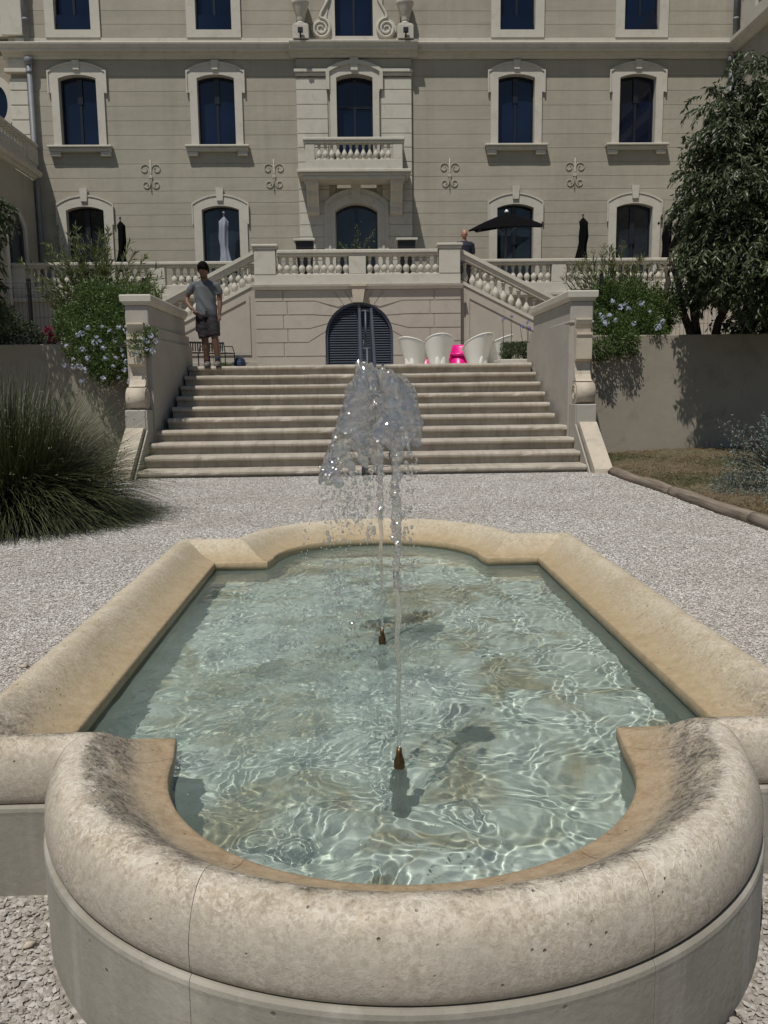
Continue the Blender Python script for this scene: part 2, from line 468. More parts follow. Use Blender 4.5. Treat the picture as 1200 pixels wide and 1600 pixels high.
def wood_mat():
    a = N('weathered_log'); p = a.pos()
    mp = a.n('ShaderNodeMapping'); mp.inputs['Scale'].default_value = (40, 1.5, 40); a.l(p, mp.inputs['Vector'])
    g = a.noise(1, 5, .65, mp.outputs[0])
    cc = a.ramp(g, [(.3, (.10, .075, .055)), (.55, (.22, .18, .14)), (.75, (.31, .27, .22))])
    return a.set(cc, .9, a.bump(g, .8, .006))
M['wood'] = wood_mat()

# ================================================================== GROUND
AX = -.04
TOP = 1.52          # courtyard level
TER = 3.45          # terrace level
def sheet(name, x0, x1, y0, y1, z, m, n=1):
    b = MB(); b.add([(x0, y0, z), (x1, y0, z), (x1, y1, z), (x0, y1, z)], [(0, 1, 2, 3)])
    o = b.build(name, m); return tag(o, kind='structure')
gd = MB()
for (x0, x1, y0, y1) in ((-150, -.9, -150, 150), (.84, 150, -150, 150), (-.9, .84, -150, 1.5), (-.9, .84, 4.8, 150)):
    gd.add([(x0, y0, -.03), (x1, y0, -.03), (x1, y1, -.03), (x0, y1, -.03)], [(0, 1, 2, 3)])
tag(gd.build('ground', M['dry']), kind='structure')
# gravel court with a real hole for the basin is not needed: the basin shell goes below it, so cut it in strips round the fountain
gb = MB()
for (x0, x1, y0, y1) in ((-14, -1.02, -6, 11.3), (.96, 3.06, -6, 11.3), (-1.02, .96, -6, 1.0), (-1.02, .96, 5.25, 11.3)):
    gb.add([(x0, y0, 0), (x1, y0, 0), (x1, y1, 0), (x0, y1, 0)], [(0, 1, 2, 3)])
for (x0, x1, y0, y1) in ((-1.02, -.60, 1.0, 1.80), (.54, .96, 1.0, 1.80), (-1.02, -.60, 4.52, 5.25), (.54, .96, 4.52, 5.25)):
    gb.add([(x0, y0, .0), (x1, y0, .0), (x1, y1, .0), (x0, y1, .0)], [(0, 1, 2, 3)])
gb.add([(-.6, 1.0, 0), (.54, 1.0, 0), (.54, 1.22, 0), (-.6, 1.22, 0)], [(0, 1, 2, 3)])
gb.add([(-.6, 5.05, 0), (.54, 5.05, 0), (.54, 5.25, 0), (-.6, 5.25, 0)], [(0, 1, 2, 3)])
tag(gb.build('gravel_court', M['gravelbed']), kind='structure')
b = MB(); b.box(-14, -3.4, 13.6, 14.6, 0, 1.62); b.box(3.35, 14, 13.6, 14.6, 0, 1.62)
tag(b.build('planting_soil', M['soil']), kind='structure')
b = MB(); b.box(-40, 40, 14.6, 60, -.02, TOP); b.box(-2.85 + AX, 2.85 + AX, 14.35, 14.6, -.02, TOP)
tag(b.build('courtyard', M['floor']), kind='structure')

# ================================================================== FOUNTAIN
FX = -.03; YN = 1.91; YF = 4.33; RI = .535; RO = .79
def fountain_pairs():
    """(inner, outer) plan points counter-clockwise, a list of segments split at stone joints"""
    P = []
    CN, CF = 2.04, 4.24          # lip corners
    WN, WF = 1.785, 4.495        # walls of the returns
    n = 64
    a0 = math.asin((WN - YN) / RO)
    straight = CN - YN; L = straight + PI * RI / 2
    def near(f):                 # f in 0..1: from right corner to front centre
        d = f * L
        inn = (.555 - .02 * min(1, d / straight), CN - d) if d < straight else (RI * math.cos(-(d - straight) / RI), YN + RI * math.sin(-(d - straight) / RI))
        a = a0 + (-PI / 2 - a0) * f
        return inn, (RO * math.cos(a), YN + RO * math.sin(a))
    s2 = YF - CF; L2 = s2 + PI * RI / 2; a2 = math.asin((WF - YF) / RO)
    def farp(f):
        d = f * L2
        inn = (.555 - .02 * min(1, d / s2), CF + d) if d < s2 else (RI * math.cos((d - s2) / RI), YF + RI * math.sin((d - s2) / RI))
        a = a2 + (PI / 2 - a2) * f
        return inn, (RO * math.cos(a), YF + RO * math.sin(a))
    def seg(f, a, b, n): return [f(a + (b - a) * i / n) for i in range(n + 1)]
    def lin(p, q, n): return [tuple((p[k][0] + (q[k][0] - p[k][0]) * i / n, p[k][1] + (q[k][1] - p[k][1]) * i / n) for k in (0, 1)) for i in range(n + 1)]
    mir = lambda S: [((-i[0], i[1]), (-o[0], o[1])) for i, o in S][::-1]
    j1, j2 = .12, .66
    R = []
    S = []
    front = [((-i[0], i[1]), (-o[0], o[1])) for i, o in seg(near, j2, 1, 14)] + seg(near, 1, j2, 14)[1:]
    S.append(front)                                   # left joint -> right joint across the front
    right = [seg(near, j2, j1, 20), seg(near, j1, 0, 6)]
    cr = ((.555, CN), (near(0)[1][0], WN)); rc = ((.82, CN), (1.075, WN)); rf = ((.82, CF), (1.075, WF)); cf = ((.555, CF), (farp(0)[1][0], WF))
    right += [lin(cr, rc, 4)]
    my = (CN + CF) / 2
    mid = ((.82, my - .2), (1.075, my - .2))
    right += [lin(rc, mid, 8), lin(mid, rf, 8), lin(rf, cf, 4), seg(farp, 0, .55, 16)]
    S += right
    back = seg(farp, .55, 1, 12) + [((-i[0], i[1]), (-o[0], o[1])) for i, o in seg(farp, 1, .55, 12)][1:]
    S.append(back)
    for r in right[::-1]:
        S.append([((-i[0], i[1]), (-o[0], o[1])) for i, o in r][::-1])
    return S
PROF = [(.03, .215), (.0, .222), (-.004, .235), (.0, .252), (.012, .2555), (.05, .257), (.12, .261), (.2, .268), (.28, .277), (.36, .290), (.44, .306), (.52, .323), (.58, .334), (.64, .342),
        (.70, .3455), (.765, .3445), (.825, .339), (.875, .329), (.92, .313), (.957, .293), (.980, .271), (.986, .250), (.984, .234), (.976, .2215), (.957, .2135), (.93, .2125), (.86, .212)]
def sweep(pairs, prof, dz=0.0, trim=0.0):
    pts = []
    if trim:
        def shift(a, b, t):
            out = []
            for k in (0, 1):
                d = math.dist(a[k], b[k]); u = min(.5, t / max(d, 1e-6)); out.append((a[k][0] + (b[k][0] - a[k][0]) * u, a[k][1] + (b[k][1] - a[k][1]) * u))
            return tuple(out)
        pairs = [shift(pairs[0], pairs[1], trim)] + pairs[1:-1] + [shift(pairs[-1], pairs[-2], trim)]
    rings = []; S = []
    for (i, o) in pairs:
        rings.append([(FX + i[0] + (o[0] - i[0]) * s, i[1] + (o[1] - i[1]) * s, z + dz) for s, z in prof])
        S += [s for s, z in prof]
    return rings, S
def is_near(y): return max(0., min(1., (2.25 - y) / .35))
def fattr(o, S):
    me = o.data
    a = me.attributes.new('s', 'FLOAT', 'POINT'); a.data.foreach_set('value', np.array(S, np.float32))
    b_ = me.attributes.new('near', 'FLOAT', 'POINT'); b_.data.foreach_set('value', np.array([is_near(v.co.y) for v in me.vertices], np.float32))
SEGS = fountain_pairs()
fountain = empty('fountain', (FX, 3.1, 0), 'long low stone fountain basin with rounded bowl ends and thick rolled travertine rim', 'fountain')
fo = Vector(fountain.location)
def fparent(o):
    o.parent = fountain; o.matrix_parent_inverse = Matrix.Translation(-fo); return o
for k, sg in enumerate(SEGS):
    rings, S = sweep(sg, PROF, 0, .0006)
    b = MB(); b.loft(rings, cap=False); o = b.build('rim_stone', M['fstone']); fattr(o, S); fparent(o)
allp = [p for sg in SEGS for p in sg[:-1]]; allp.append(allp[0])
mort = [(min(.86, s + .006) if s < .5 else s - .006, z - .0014 if .02 < s < .9 else z) for s, z in PROF]
rings, S = sweep(allp, mort); b = MB(); b.loft(rings, cap=False); fparent(b.build('mortar_joint', plain('mortar', (.36, .32, .26), .9)))
wallp = [(.80, .205), (.93, .2108), (.975, .2112), (.997, .206), (1.003, .198), (1.0, .19), (1.0, .1), (1.0, -.03), (.85, -.03)]
for k, sg in enumerate(SEGS):
    rings, S = sweep(sg, wallp, 0, .0005); b = MB(); b.loft(rings, smooth=False); fparent(b.build('basin_wall', M['bstone']))
ZF = -.04; ZW = .212
inn = [(.045, .25), (.04, ZF - .03)]
rings, S = sweep(allp, inn); b = MB(); b.loft(rings, smooth=False, cap=False)
pw = fparent(b.build('pool_lining', stucco('pool_wall', (.50, .53, .47), .1, 3, .2))); pw.cycles.is_caustics_receiver = True
b = MB(); b.add([(FX - 1, 1.2, ZF), (FX + 1, 1.2, ZF), (FX + 1, 5.1, ZF), (FX - 1, 5.1, ZF)], [(0, 1, 2, 3)])
pf = fparent(b.build('pool_floor', M['pool'])); pf.cycles.is_caustics_receiver = True

# water surface clipped to the basin outline
def inside(x, y):
    x = np.abs(x - FX)
    rect = (x < .845) & (y > 2.02) & (y < 4.26)
    c1 = (x ** 2 + (y - YN) ** 2 < (RI + .02) ** 2); c2 = (x ** 2 + (y - YF) ** 2 < (RI + .02) ** 2)
    nb = (x < .57) & (y > YN) & (y < YF)
    return rect | c1 | c2 | nb
NOZ = [(FX - .003, 1.93), (FX - .014, 2.93)]
def waves(x0, y0):
    rg = np.random.default_rng(5); z = np.zeros_like(x0)
    x = x0 + .035 * np.sin(7 * y0 + 2 * x0) + .02 * np.sin(17 * y0 - 9 * x0 + 1) + .012 * np.sin(31 * x0 + 3)
    y = y0 + .035 * np.sin(6 * x0 + 1.5 * y0 + 2) + .02 * np.sin(15 * x0 + 11 * y0) + .012 * np.sin(29 * y0 + 1)
    for k in range(90):
        a = rg.uniform(0, 2 * PI); lam = .03 * (12 ** rg.uniform()); q = 2 * PI / lam
        z += np.sin(q * (x * np.cos(a) + y * np.sin(a)) + rg.uniform(0, 6.28)) * .036 / q / 6.7
    w_ = np.exp(-((x - FX + .35) / .42) ** 2 - ((y - 2.7) / 1.1) ** 2)
    for k in range(40):
        a = rg.uniform(0, 2 * PI); lam = rg.uniform(.018, .045); q = 2 * PI / lam
        z += w_ * np.sin(q * (x * np.cos(a) + y * np.sin(a)) + rg.uniform(0, 6.28) + 2 * np.sin(5 * x + k) * np.sin(4 * y)) * .022 / q / 5
    # rings from the falling drops, stronger on the left where the plume comes down
    for k in range(260):
        cx = FX + rg.normal(-.28, .26); cy = rg.normal(2.9, .75); r = np.hypot(x - cx, y - cy); lam = rg.uniform(.014, .03)
        R0 = rg.uniform(.005, .05)
        m_ = r < R0 + 3 * lam
        z[m_] += .00012 * np.cos(2 * PI * (r[m_] - R0) / lam) * np.exp(-((r[m_] - R0) / (lam * 1.3)) ** 2)
    return z
nx, ny = 620, 1240
gx = np.linspace(FX - .87, FX + .87, nx); gy = np.linspace(1.33, 4.92, ny)
X_, Y_ = np.meshgrid(gx, gy)
Z_ = ZW + waves(X_, Y_)
idx = np.arange(nx * ny).reshape(ny, nx)
cxm = (X_[:-1, :-1] + X_[1:, 1:]) / 2; cym = (Y_[:-1, :-1] + Y_[1:, 1:]) / 2
keep = inside(cxm, cym)
F_ = np.stack([idx[:-1, :-1], idx[:-1, 1:], idx[1:, 1:], idx[1:, :-1]], -1)[keep]
used = np.unique(F_); remap = np.full(nx * ny, -1); remap[used] = np.arange(len(used))
V_ = np.c_[X_.ravel(), Y_.ravel(), Z_.ravel()][used]
water = link('water', np_mesh('water', V_, remap[F_], True), M['water'])
tag(water, kind='structure')
water.cycles.is_caustics_caster = True

# nozzles
def nozzle(x, y, ztop, lab):
    e = empty('fountain_nozzle', (x, y, ZF), lab, 'nozzle', 'nozzles in the pool')
    b = MB(); b.lathe([(.009, ztop - ZF - .058), (.0135, ztop - ZF - .052), (.013, ztop - ZF - .034), (.0072, ztop - ZF - .014), (.0062, ztop - ZF)], seg=16)
    b.build('nozzle_tip', M['brass'], e)
    b = MB(); h = ztop - ZF - .055
    b.lathe([(.022, 0), (.022, .03), (.018, .04), (.018, h - .12), (.024, h - .11), (.024, h - .06), (.017, h - .055), (.019, h - .02), (.013, h - .008), (.009, h)], seg=14)
    b.build('nozzle_body', M['black'], e)
    return e
M['brass'] = plain('aged_brass', (.11, .07, .03), .4, .4, 60, Metallic=.8)
nozzle(NOZ[0][0], NOZ[0][1], .262, 'brass jet nozzle with black body in the near part of the pool')
nozzle(NOZ[1][0], NOZ[1][1], .268, 'dark jet nozzle standing in the far part of the pool').children[0].data.materials[0] = M['black']

# air bubbles floating where the drops fall
nb_ = 1500; bx0 = FX + RNG.normal(-.30, .30, nb_); by0 = RNG.normal(2.7, .85, nb_); ok = inside(bx0 * 1.02 - FX * .02, by0) & (np.abs(bx0 - FX) < .80); bx0 = bx0[ok]; by0 = by0[ok]
rr_ = RNG.gamma(2.2, .0006, len(bx0)) + .0007
bz0 = ZW + waves(bx0.copy(), by0.copy())

# ================================================================== STAIRCASE
NOS_Y = lambda i: 11.07 + .3425 * (i - 1)
NOS_Z = lambda i: .10 + .1578 * (i - 1)
stairs = empty('staircase', (AX, 11.1, 0), 'wide flight of ten worn pale stone steps between two piers', 'staircase')
def part(b, name, m, root):
    o = b.build(name, m); o.parent = root; o.matrix_parent_inverse = root.matrix_world.inverted() if False else Matrix.Translation(-Vector(root.location)); return o
for i in range(1, 11):
    hw = 2.93 if i <= 4 else 2.815
    y, z = NOS_Y(i), NOS_Z(i)
    zb = -.05 if i == 1 else NOS_Z(i - 1) - .02
    yb = y + .3425 + .09 if i < 10 else 14.36
    nseg = 64; rg = random.Random(i)
    b = MB(); rings = []
    for k in range(nseg + 1):
        x = AX - hw + 2 * hw * k / nseg
        w1 = .004 * math.sin(x * 2.3 + i * 1.7) + rg.uniform(-.0025, .0025); w2 = .003 * math.sin(x * 3.1 + i) + rg.uniform(-.002, .002)
        chip = .02 if rg.random() < .03 else 0
        t = .075
        rings.append([(x, y + .05, zb), (x, y + .05, z - t), (x, y + .012 + w1, z - t + .004), (x, y - .004 + w1, z - t + .022), (x, y - .006 + w1 + chip * .5, z - .03), (x, y + .006 + w1 + chip, z - .010 + w2 - chip * .4), (x, y + .028 + w1 + chip, z + w2 - chip * .2), (x, y + .07, z + w2 * .6), (x, yb, z + .001), (x, yb, zb)])
    b.loft(rings, smooth=False); part(b, 'step', M['step'], stairs)

# ------------------------------------------------------------------ piers at the foot of the stairs
def pier(sgn, lab):
    X = lambda v: AX + sgn * v
    e = empty('stair_pier', (X(3.1), 12.3, 0), lab, 'stair pier', 'piers flanking the steps')
    def bx(name, x0, x1, y0, y1, z0, z1, m=M['pier'], bev=.012):
        b = MB(); a, c = sorted((X(x0), X(x1))); b.box(a, c, y0, y1, z0, z1, bev); return part(b, name, m, e)
    bx('shaft', 2.93, 3.25, 12.08, 14.62, -.05, 2.30)
    for xa, xb, z0, z1 in ((2.915, 2.825, -.03, 1.86), (2.922, 2.87, 1.862, 2.02)):
        b = MB(); pl = [(X(2.932), 12.083), (X(xa), 12.086), (X(xb), 14.60), (X(2.932), 14.60)]; b.prism(pl, 'z', z0, z1); part(b, 'plinth', M['pier'], e)
    # string moulding and cap
    bx('string_course', 2.915, 3.262, 12.062, 14.63, 1.995, 2.03, bev=.008)
    prof = [(-.0, 2.30), (-.02, 2.31), (-.025, 2.335), (-.05, 2.35), (-.055, 2.425), (-.045, 2.44)]
    b = MB(); rings = []
    for d, z in prof:
        x0, x1 = sorted((X(2.93 + d), X(3.25 - d))); rings.append([(x0, 12.08 + d, z), (x1, 12.08 + d, z), (x1, 14.62, z), (x0, 14.62, z)])
    b.loft(rings, smooth=False); part(b, 'cap', M['trim'], e)
    # scrolled bracket in front of the shaft (profile in YZ)
    def ex(name, poly, x0, x1, m, smooth=False):
        b = MB(); a, c = sorted((X(x0), X(x1))); b.prism(poly, 'x', a, c, smooth); return part(b, name, m, e)
    ex('bracket', [(12.08, 2.06), (11.97, 2.06), (11.965, 2.035), (11.985, 1.98), (12.01, 1.93), (12.02, 1.87), (11.93, 1.865), (11.925, 1.83), (11.945, 1.80), (11.945, 1.50), (12.03, 1.46),
        (12.025, 1.38), (12.0, 1.29), (11.95, 1.22), (11.9, 1.19), (12.08, 1.19)], 2.985, 3.205, M['scroll'])
    sc_ = [(11.93 + .15 * math.cos(a), 1.03 + .15 * math.sin(a)) for a in [2 * PI * k / 28 for k in range(28)]]
    ex('scroll', sc_, 2.965, 3.225, M['scroll'], True)
    # spiral on the flank of the scroll
    b = MB(); pa = []
    for k in range(46):
        a = k / 45 * 4.2 * PI; r = .12 * (1 - k / 52); pa.append((X(2.962), 11.93 + r * math.cos(a), 1.03 + r * math.sin(a)))
    b.tube(pa, .009, 6); part(b, 'volute', M['scroll'], e)
    bx('bracket_base', 2.955, 3.235, 11.74, 12.079, -.03, .875)
    # sloping cheek
    ex('cheek', [(11.74, .0), (11.74, .62), (11.70, .635), (11.66, .63), (10.86, .06), (10.84, -.03), (11.74, -.03)], 2.975, 3.215, M['scroll'])
    ex('cheek_side', [(12.08, .87), (11.74, .87), (11.74, .6), (10.92, -.03), (12.08, -.03)], 2.935, 2.953, M['pier'])
    return e
pier(-1, 'rendered stair pier left of the steps, half hidden by blue flowers')
pier(1, 'rendered stair pier right of the steps, beside the dappled wall')

# ------------------------------------------------------------------ retaining garden walls
for sgn, lab in ((-1, 'rendered garden retaining wall behind the big clump of rushes'), (1, 'rendered garden retaining wall with dappled tree shadow and dry grass at its foot')):
    x0, x1 = sorted((AX + sgn * 3.255, AX + sgn * 14))
    b = MB(); b.box(x0, x1, 13.38, 13.6, -.05, 1.9 if sgn > 0 else 1.86, .01)
    o = b.build('garden_wall', M['retain']); tag(o, lab, 'garden wall', 'retaining walls of the upper garden')

# ------------------------------------------------------------------ log edging
rl = random.Random(3)
for k, (ya, yb, lab) in enumerate(((10.72, 8.62, 'weathered timber log edging, the length touching the foot of the right stair cheek'), (8.58, 6.72, 'weathered timber log edging, the middle length beside the dry grass'), (6.68, 4.4, 'weathered timber log edging, the length running out of frame at the right'))):
    b = MB(); pa = []; ra = []
    for i in range(15):
        t = i / 14; y = ya + (yb - ya) * t
        pa.append((3.13 - .10 * (10.7 - y) / 6 + .012 * math.sin(y * 3 + k), y, .035 + .006 * math.sin(y * 5))); ra.append(.062 + .003 * math.sin(y * 7 + k) + rl.uniform(-.001, .001))
    b.tube(pa, ra, 14); o = b.build('log_edging', M['wood']); tag(o, lab, 'log edging', 'timber edging of the grass bed')

# ================================================================== MAIN BUILDING
YF_ = 25.5
bld = empty('main_building', (0, YF_, TER), 'large cream rendered country house facade with arched windows, banded courses and a central stone balcony', 'house')
def bp(b, name, m, par=None, label=None):
    o = b.build(name, m)
    if par is None or par is bld:
        o.parent = bld; o.matrix_parent_inverse = Matrix.Translation(-Vector(bld.location))
    else:
        o.parent = par
    if label: o['label'] = label
    return o
def arch(cx, hw, z0, zs, zc, n=12, ears=None):
    """outline from bottom left, up, segmental arch, down to bottom right"""
    pts = [(cx - hw, z0)]
    if ears: pts = [(cx - hw + ears[0], z0), (cx - hw + ears[0], ears[1]), (cx - hw, ears[1])]
    h = zc - zs
    if h > 1e-6:
        R = (hw * hw + h * h) / (2 * h); a = math.asin(min(1, hw / R))
        for k in range(n + 1):
            t = -a + 2 * a * k / n
            pts.append((cx + R * math.sin(t), zc - R + R * math.cos(t)))
    else:
        pts += [(cx - hw, zs), (cx + hw, zs)]
    if ears: pts += [(cx + hw, ears[1]), (cx + hw - ears[0], ears[1]), (cx + hw - ears[0], z0)]
    else: pts.append((cx + hw, z0))
    return pts
# windows: (cx, opening half width, z0, spring, crown, surround half width, shoulder z, surround crown, kind)
WIN = []
for cx in (-7.77, -3.93, 4.56, 8.04):
    WIN.append(('mid', cx, .52, 8.0, 9.80, 9.90))
    WIN.append(('low', cx + .0, .53, TER, 6.26, 6.37))
for cx in (-7.80, -3.92, 4.58, 8.10): WIN.append(('top', cx, .495, 11.07, 12.9, 12.9))
WIN.append(('cmid', -.035, .51, 7.76, 9.78, 9.88)); WIN.append(('door', -.04, .61, TER, 6.18, 6.40)); WIN.append(('ctop', -.02, .53, 10.90, 12.9, 12.9))
# wall built of banded courses with recessed joints, leaving real openings
grooves = [TER, 3.83, 4.16, 4.49, 4.82, 5.15, 5.475, 5.81, 6.135, 6.46, 6.79, 7.15, 7.53, 7.92, 8.30, 8.69, 9.08, 9.47, 9.86, 10.30, 10.66, 10.885, 11.23, 11.58, 11.94, 12.3, 12.66, 13.0, 13.4]
def cuts(z0, z1, x0, x1):
    xs = [(x0, x1)]
    for k, cx, hw, a, s_, c in WIN:
        if c > z0 + .01 and a < z1 - .01:
            e = hw + .04
            nx_ = []
            for p, q in xs:
                if cx + e <= p or cx - e >= q: nx_.append((p, q)); continue
                if cx - e > p: nx_.append((p, cx - e))
                if cx + e < q: nx_.append((cx + e, q))
            xs = nx_
    return xs
def courses(name, m, x0, x1, y0, y1, zs, gap=.010, bev=0):
    b = MB(); bk = MB()
    for a, c in zip(zs[:-1], zs[1:]):
        # split a course at window heads and sills
        lv = sorted({a, c} | {v for k, cx, hw, z0, s_, zc in WIN for v in (z0, zc + .03) if a + .01 < v < c - .01})
        for p, q in zip(lv[:-1], lv[1:]):
            for u, v in cuts(p, q, x0, x1):
                b.box(u, v, y0, y1, p + (gap / 2 if p == a else 0), q - (gap / 2 if q == c else 0), 0)
                bk.box(u, v, y0 + .010, y1 - .002, p, q)
    bp(b, name, m); bp(bk, name + '_joints', m)
courses('wall', M['wall'], -9.6, 10.75, YF_, YF_ + .3, grooves)
# central bay (lighter blocks, slightly proud) and corner quoins
bayz = [TER, 3.83, 4.16, 4.49, 4.82, 5.15, 5.475, 5.81, 6.135, 6.46, 6.79, 7.15, 7.53, 7.92, 8.30, 8.69, 9.08, 9.47, 9.80]
for x0, x1 in ((-1.67, -.80), (.72, 1.57)):
    b = MB(); bk = MB()
    for a, c in zip(bayz[:-1], bayz[1:]):
        b.box(x0, x1, YF_ - .11, YF_ - .003, a + .010, c - .010, .006)
        bk.box(x0 + .01, x1 - .01, YF_ - .09, YF_ - .004, a - .0, c)
    bp(b, 'pilaster', M['trim']); bp(bk, 'pilaster_joints', M['trim'])
    b = MB(); b.box(x0 - .05, x1 + .03, YF_ - .19, YF_ - .003, 9.92, 10.0, .01); b.box(x0 - .02, x1 + .01, YF_ - .15, YF_ - .003, 9.83, 9.915, .01)
    bp(b, 'capital', M['trim'])
b = MB(); b.box(-1.67, 1.57, YF_ - .10, YF_ - .003, 10.005, 10.29); b.box(-.80, -.62, YF_ - .075, YF_ - .003, TER, 10.0); b.box(.55, .72, YF_ - .075, YF_ - .003, TER, 10.0)
bp(b, 'bay_panel', M['wall'])
b = MB(); bk = MB()
for a, c in zip(bayz[:-1], bayz[1:]):
    b.box(-9.62, -9.13, YF_ - .1, YF_ - .003, a + .016, c - .016, .01); bk.box(-9.6, -9.14, YF_ - .075, YF_ - .004, a, c)
b.box(-9.7, -9.1, YF_ - .2, YF_ - .003, 9.92, 10.02, .01); b.box(-9.62, -9.13, YF_ - .1, YF_ - .003, 10.03, 10.29)
b.box(-9.75, -9.16, YF_ - .1, YF_ - .003, 10.92, 13.4, .01)
bp(b, 'corner_pilaster', M['trim']); bp(bk, 'corner_pilaster_joints', M['trim'])
# string cornice, profile (depth, z)
CP = [(0, 10.30), (.06, 10.30), (.09, 10.36), (.15, 10.39), (.16, 10.43), (.25, 10.44), (.27, 10.47), (.27, 10.52), (.30, 10.54), (.33, 10.60), (.34, 10.64), (.32, 10.66), (0, 10.68)]
for x0, x1, dx in ((-9.75, -1.75, 0), (1.66, 10.66, 0), (-1.82, 1.74, .10)):
    b = MB(); poly = [(YF_ - .003 - d - (dx if d else 0), z + (.004 if dx else 0)) for d, z in CP]
    b.prism(poly[::-1], 'x', x0, x1); bp(b, 'cornice', M['trim'])
b = MB(); b.box(-9.4, 10.66, YF_ - .035, YF_ - .003, 10.685, 10.87); bp(b, 'base_band', M['trim'])
def pane_set(root, kind, cx, hw, z0, zs, zc, par):
    y = YF_ + .20
    fl = zc - zs < 1e-6
    o_ = arch(cx, hw + .02, z0, zs + (.02 if fl else 0), zc + .02); i_ = arch(cx, hw - .035, z0 + .04, zs - (.035 if fl else .01), zc - .035)
    b = MB(); b.ring(o_, i_, y - .03, y + .04); b.box(cx - hw + .035, cx + hw - .035, y - .03, y + .04, z0, z0 + .04)
    b.box(cx - .035, cx + .035, y - .025, y + .035, z0 + .05, zc - .05)
    if kind == 'cmid': b.box(cx - hw + .05, cx + hw - .05, y - .024, y + .034, 9.05, 9.13)
    if kind in ('mid', 'low'):
        b.box(cx - .07, cx + .07, y - .04, y - .026, z0 + (zc - z0) * .62, zc - .06)
    if kind == 'low': b.box(cx - hw + .05, cx + hw - .05, y - .022, y + .032, z0 + 1.35, z0 + 1.40)
    f = bp(b, 'frame', M['frame'], None)
    b = MB(); pl = arch(cx, hw - .02, z0 + .02, zs - (.02 if fl else 0), zc - .02); n = len(pl)
    b.add([(x, y + .012, z) for x, z in pl], [tuple(range(n))])
    g = bp(b, 'pane', M['glass2'] if kind in ('low', 'door') else M['glass'], None)
    b = MB(); b.box(cx - hw - .1, cx + hw + .1, y + .5, y + .52, z0 - .05, zc + .1); 
    for q in (f, g):
        q.parent = par; q.matrix_parent_inverse = Matrix()
    if kind == 'door':
        for sx in (-.02,):
            b = MB(); b.box(cx - .22, cx - .02, y - .036, y - .031, 5.03, 5.13)
            t = bp(b, 'door_notice', M['whiteplastic']); t.parent = par; t.matrix_parent_inverse = Matrix()
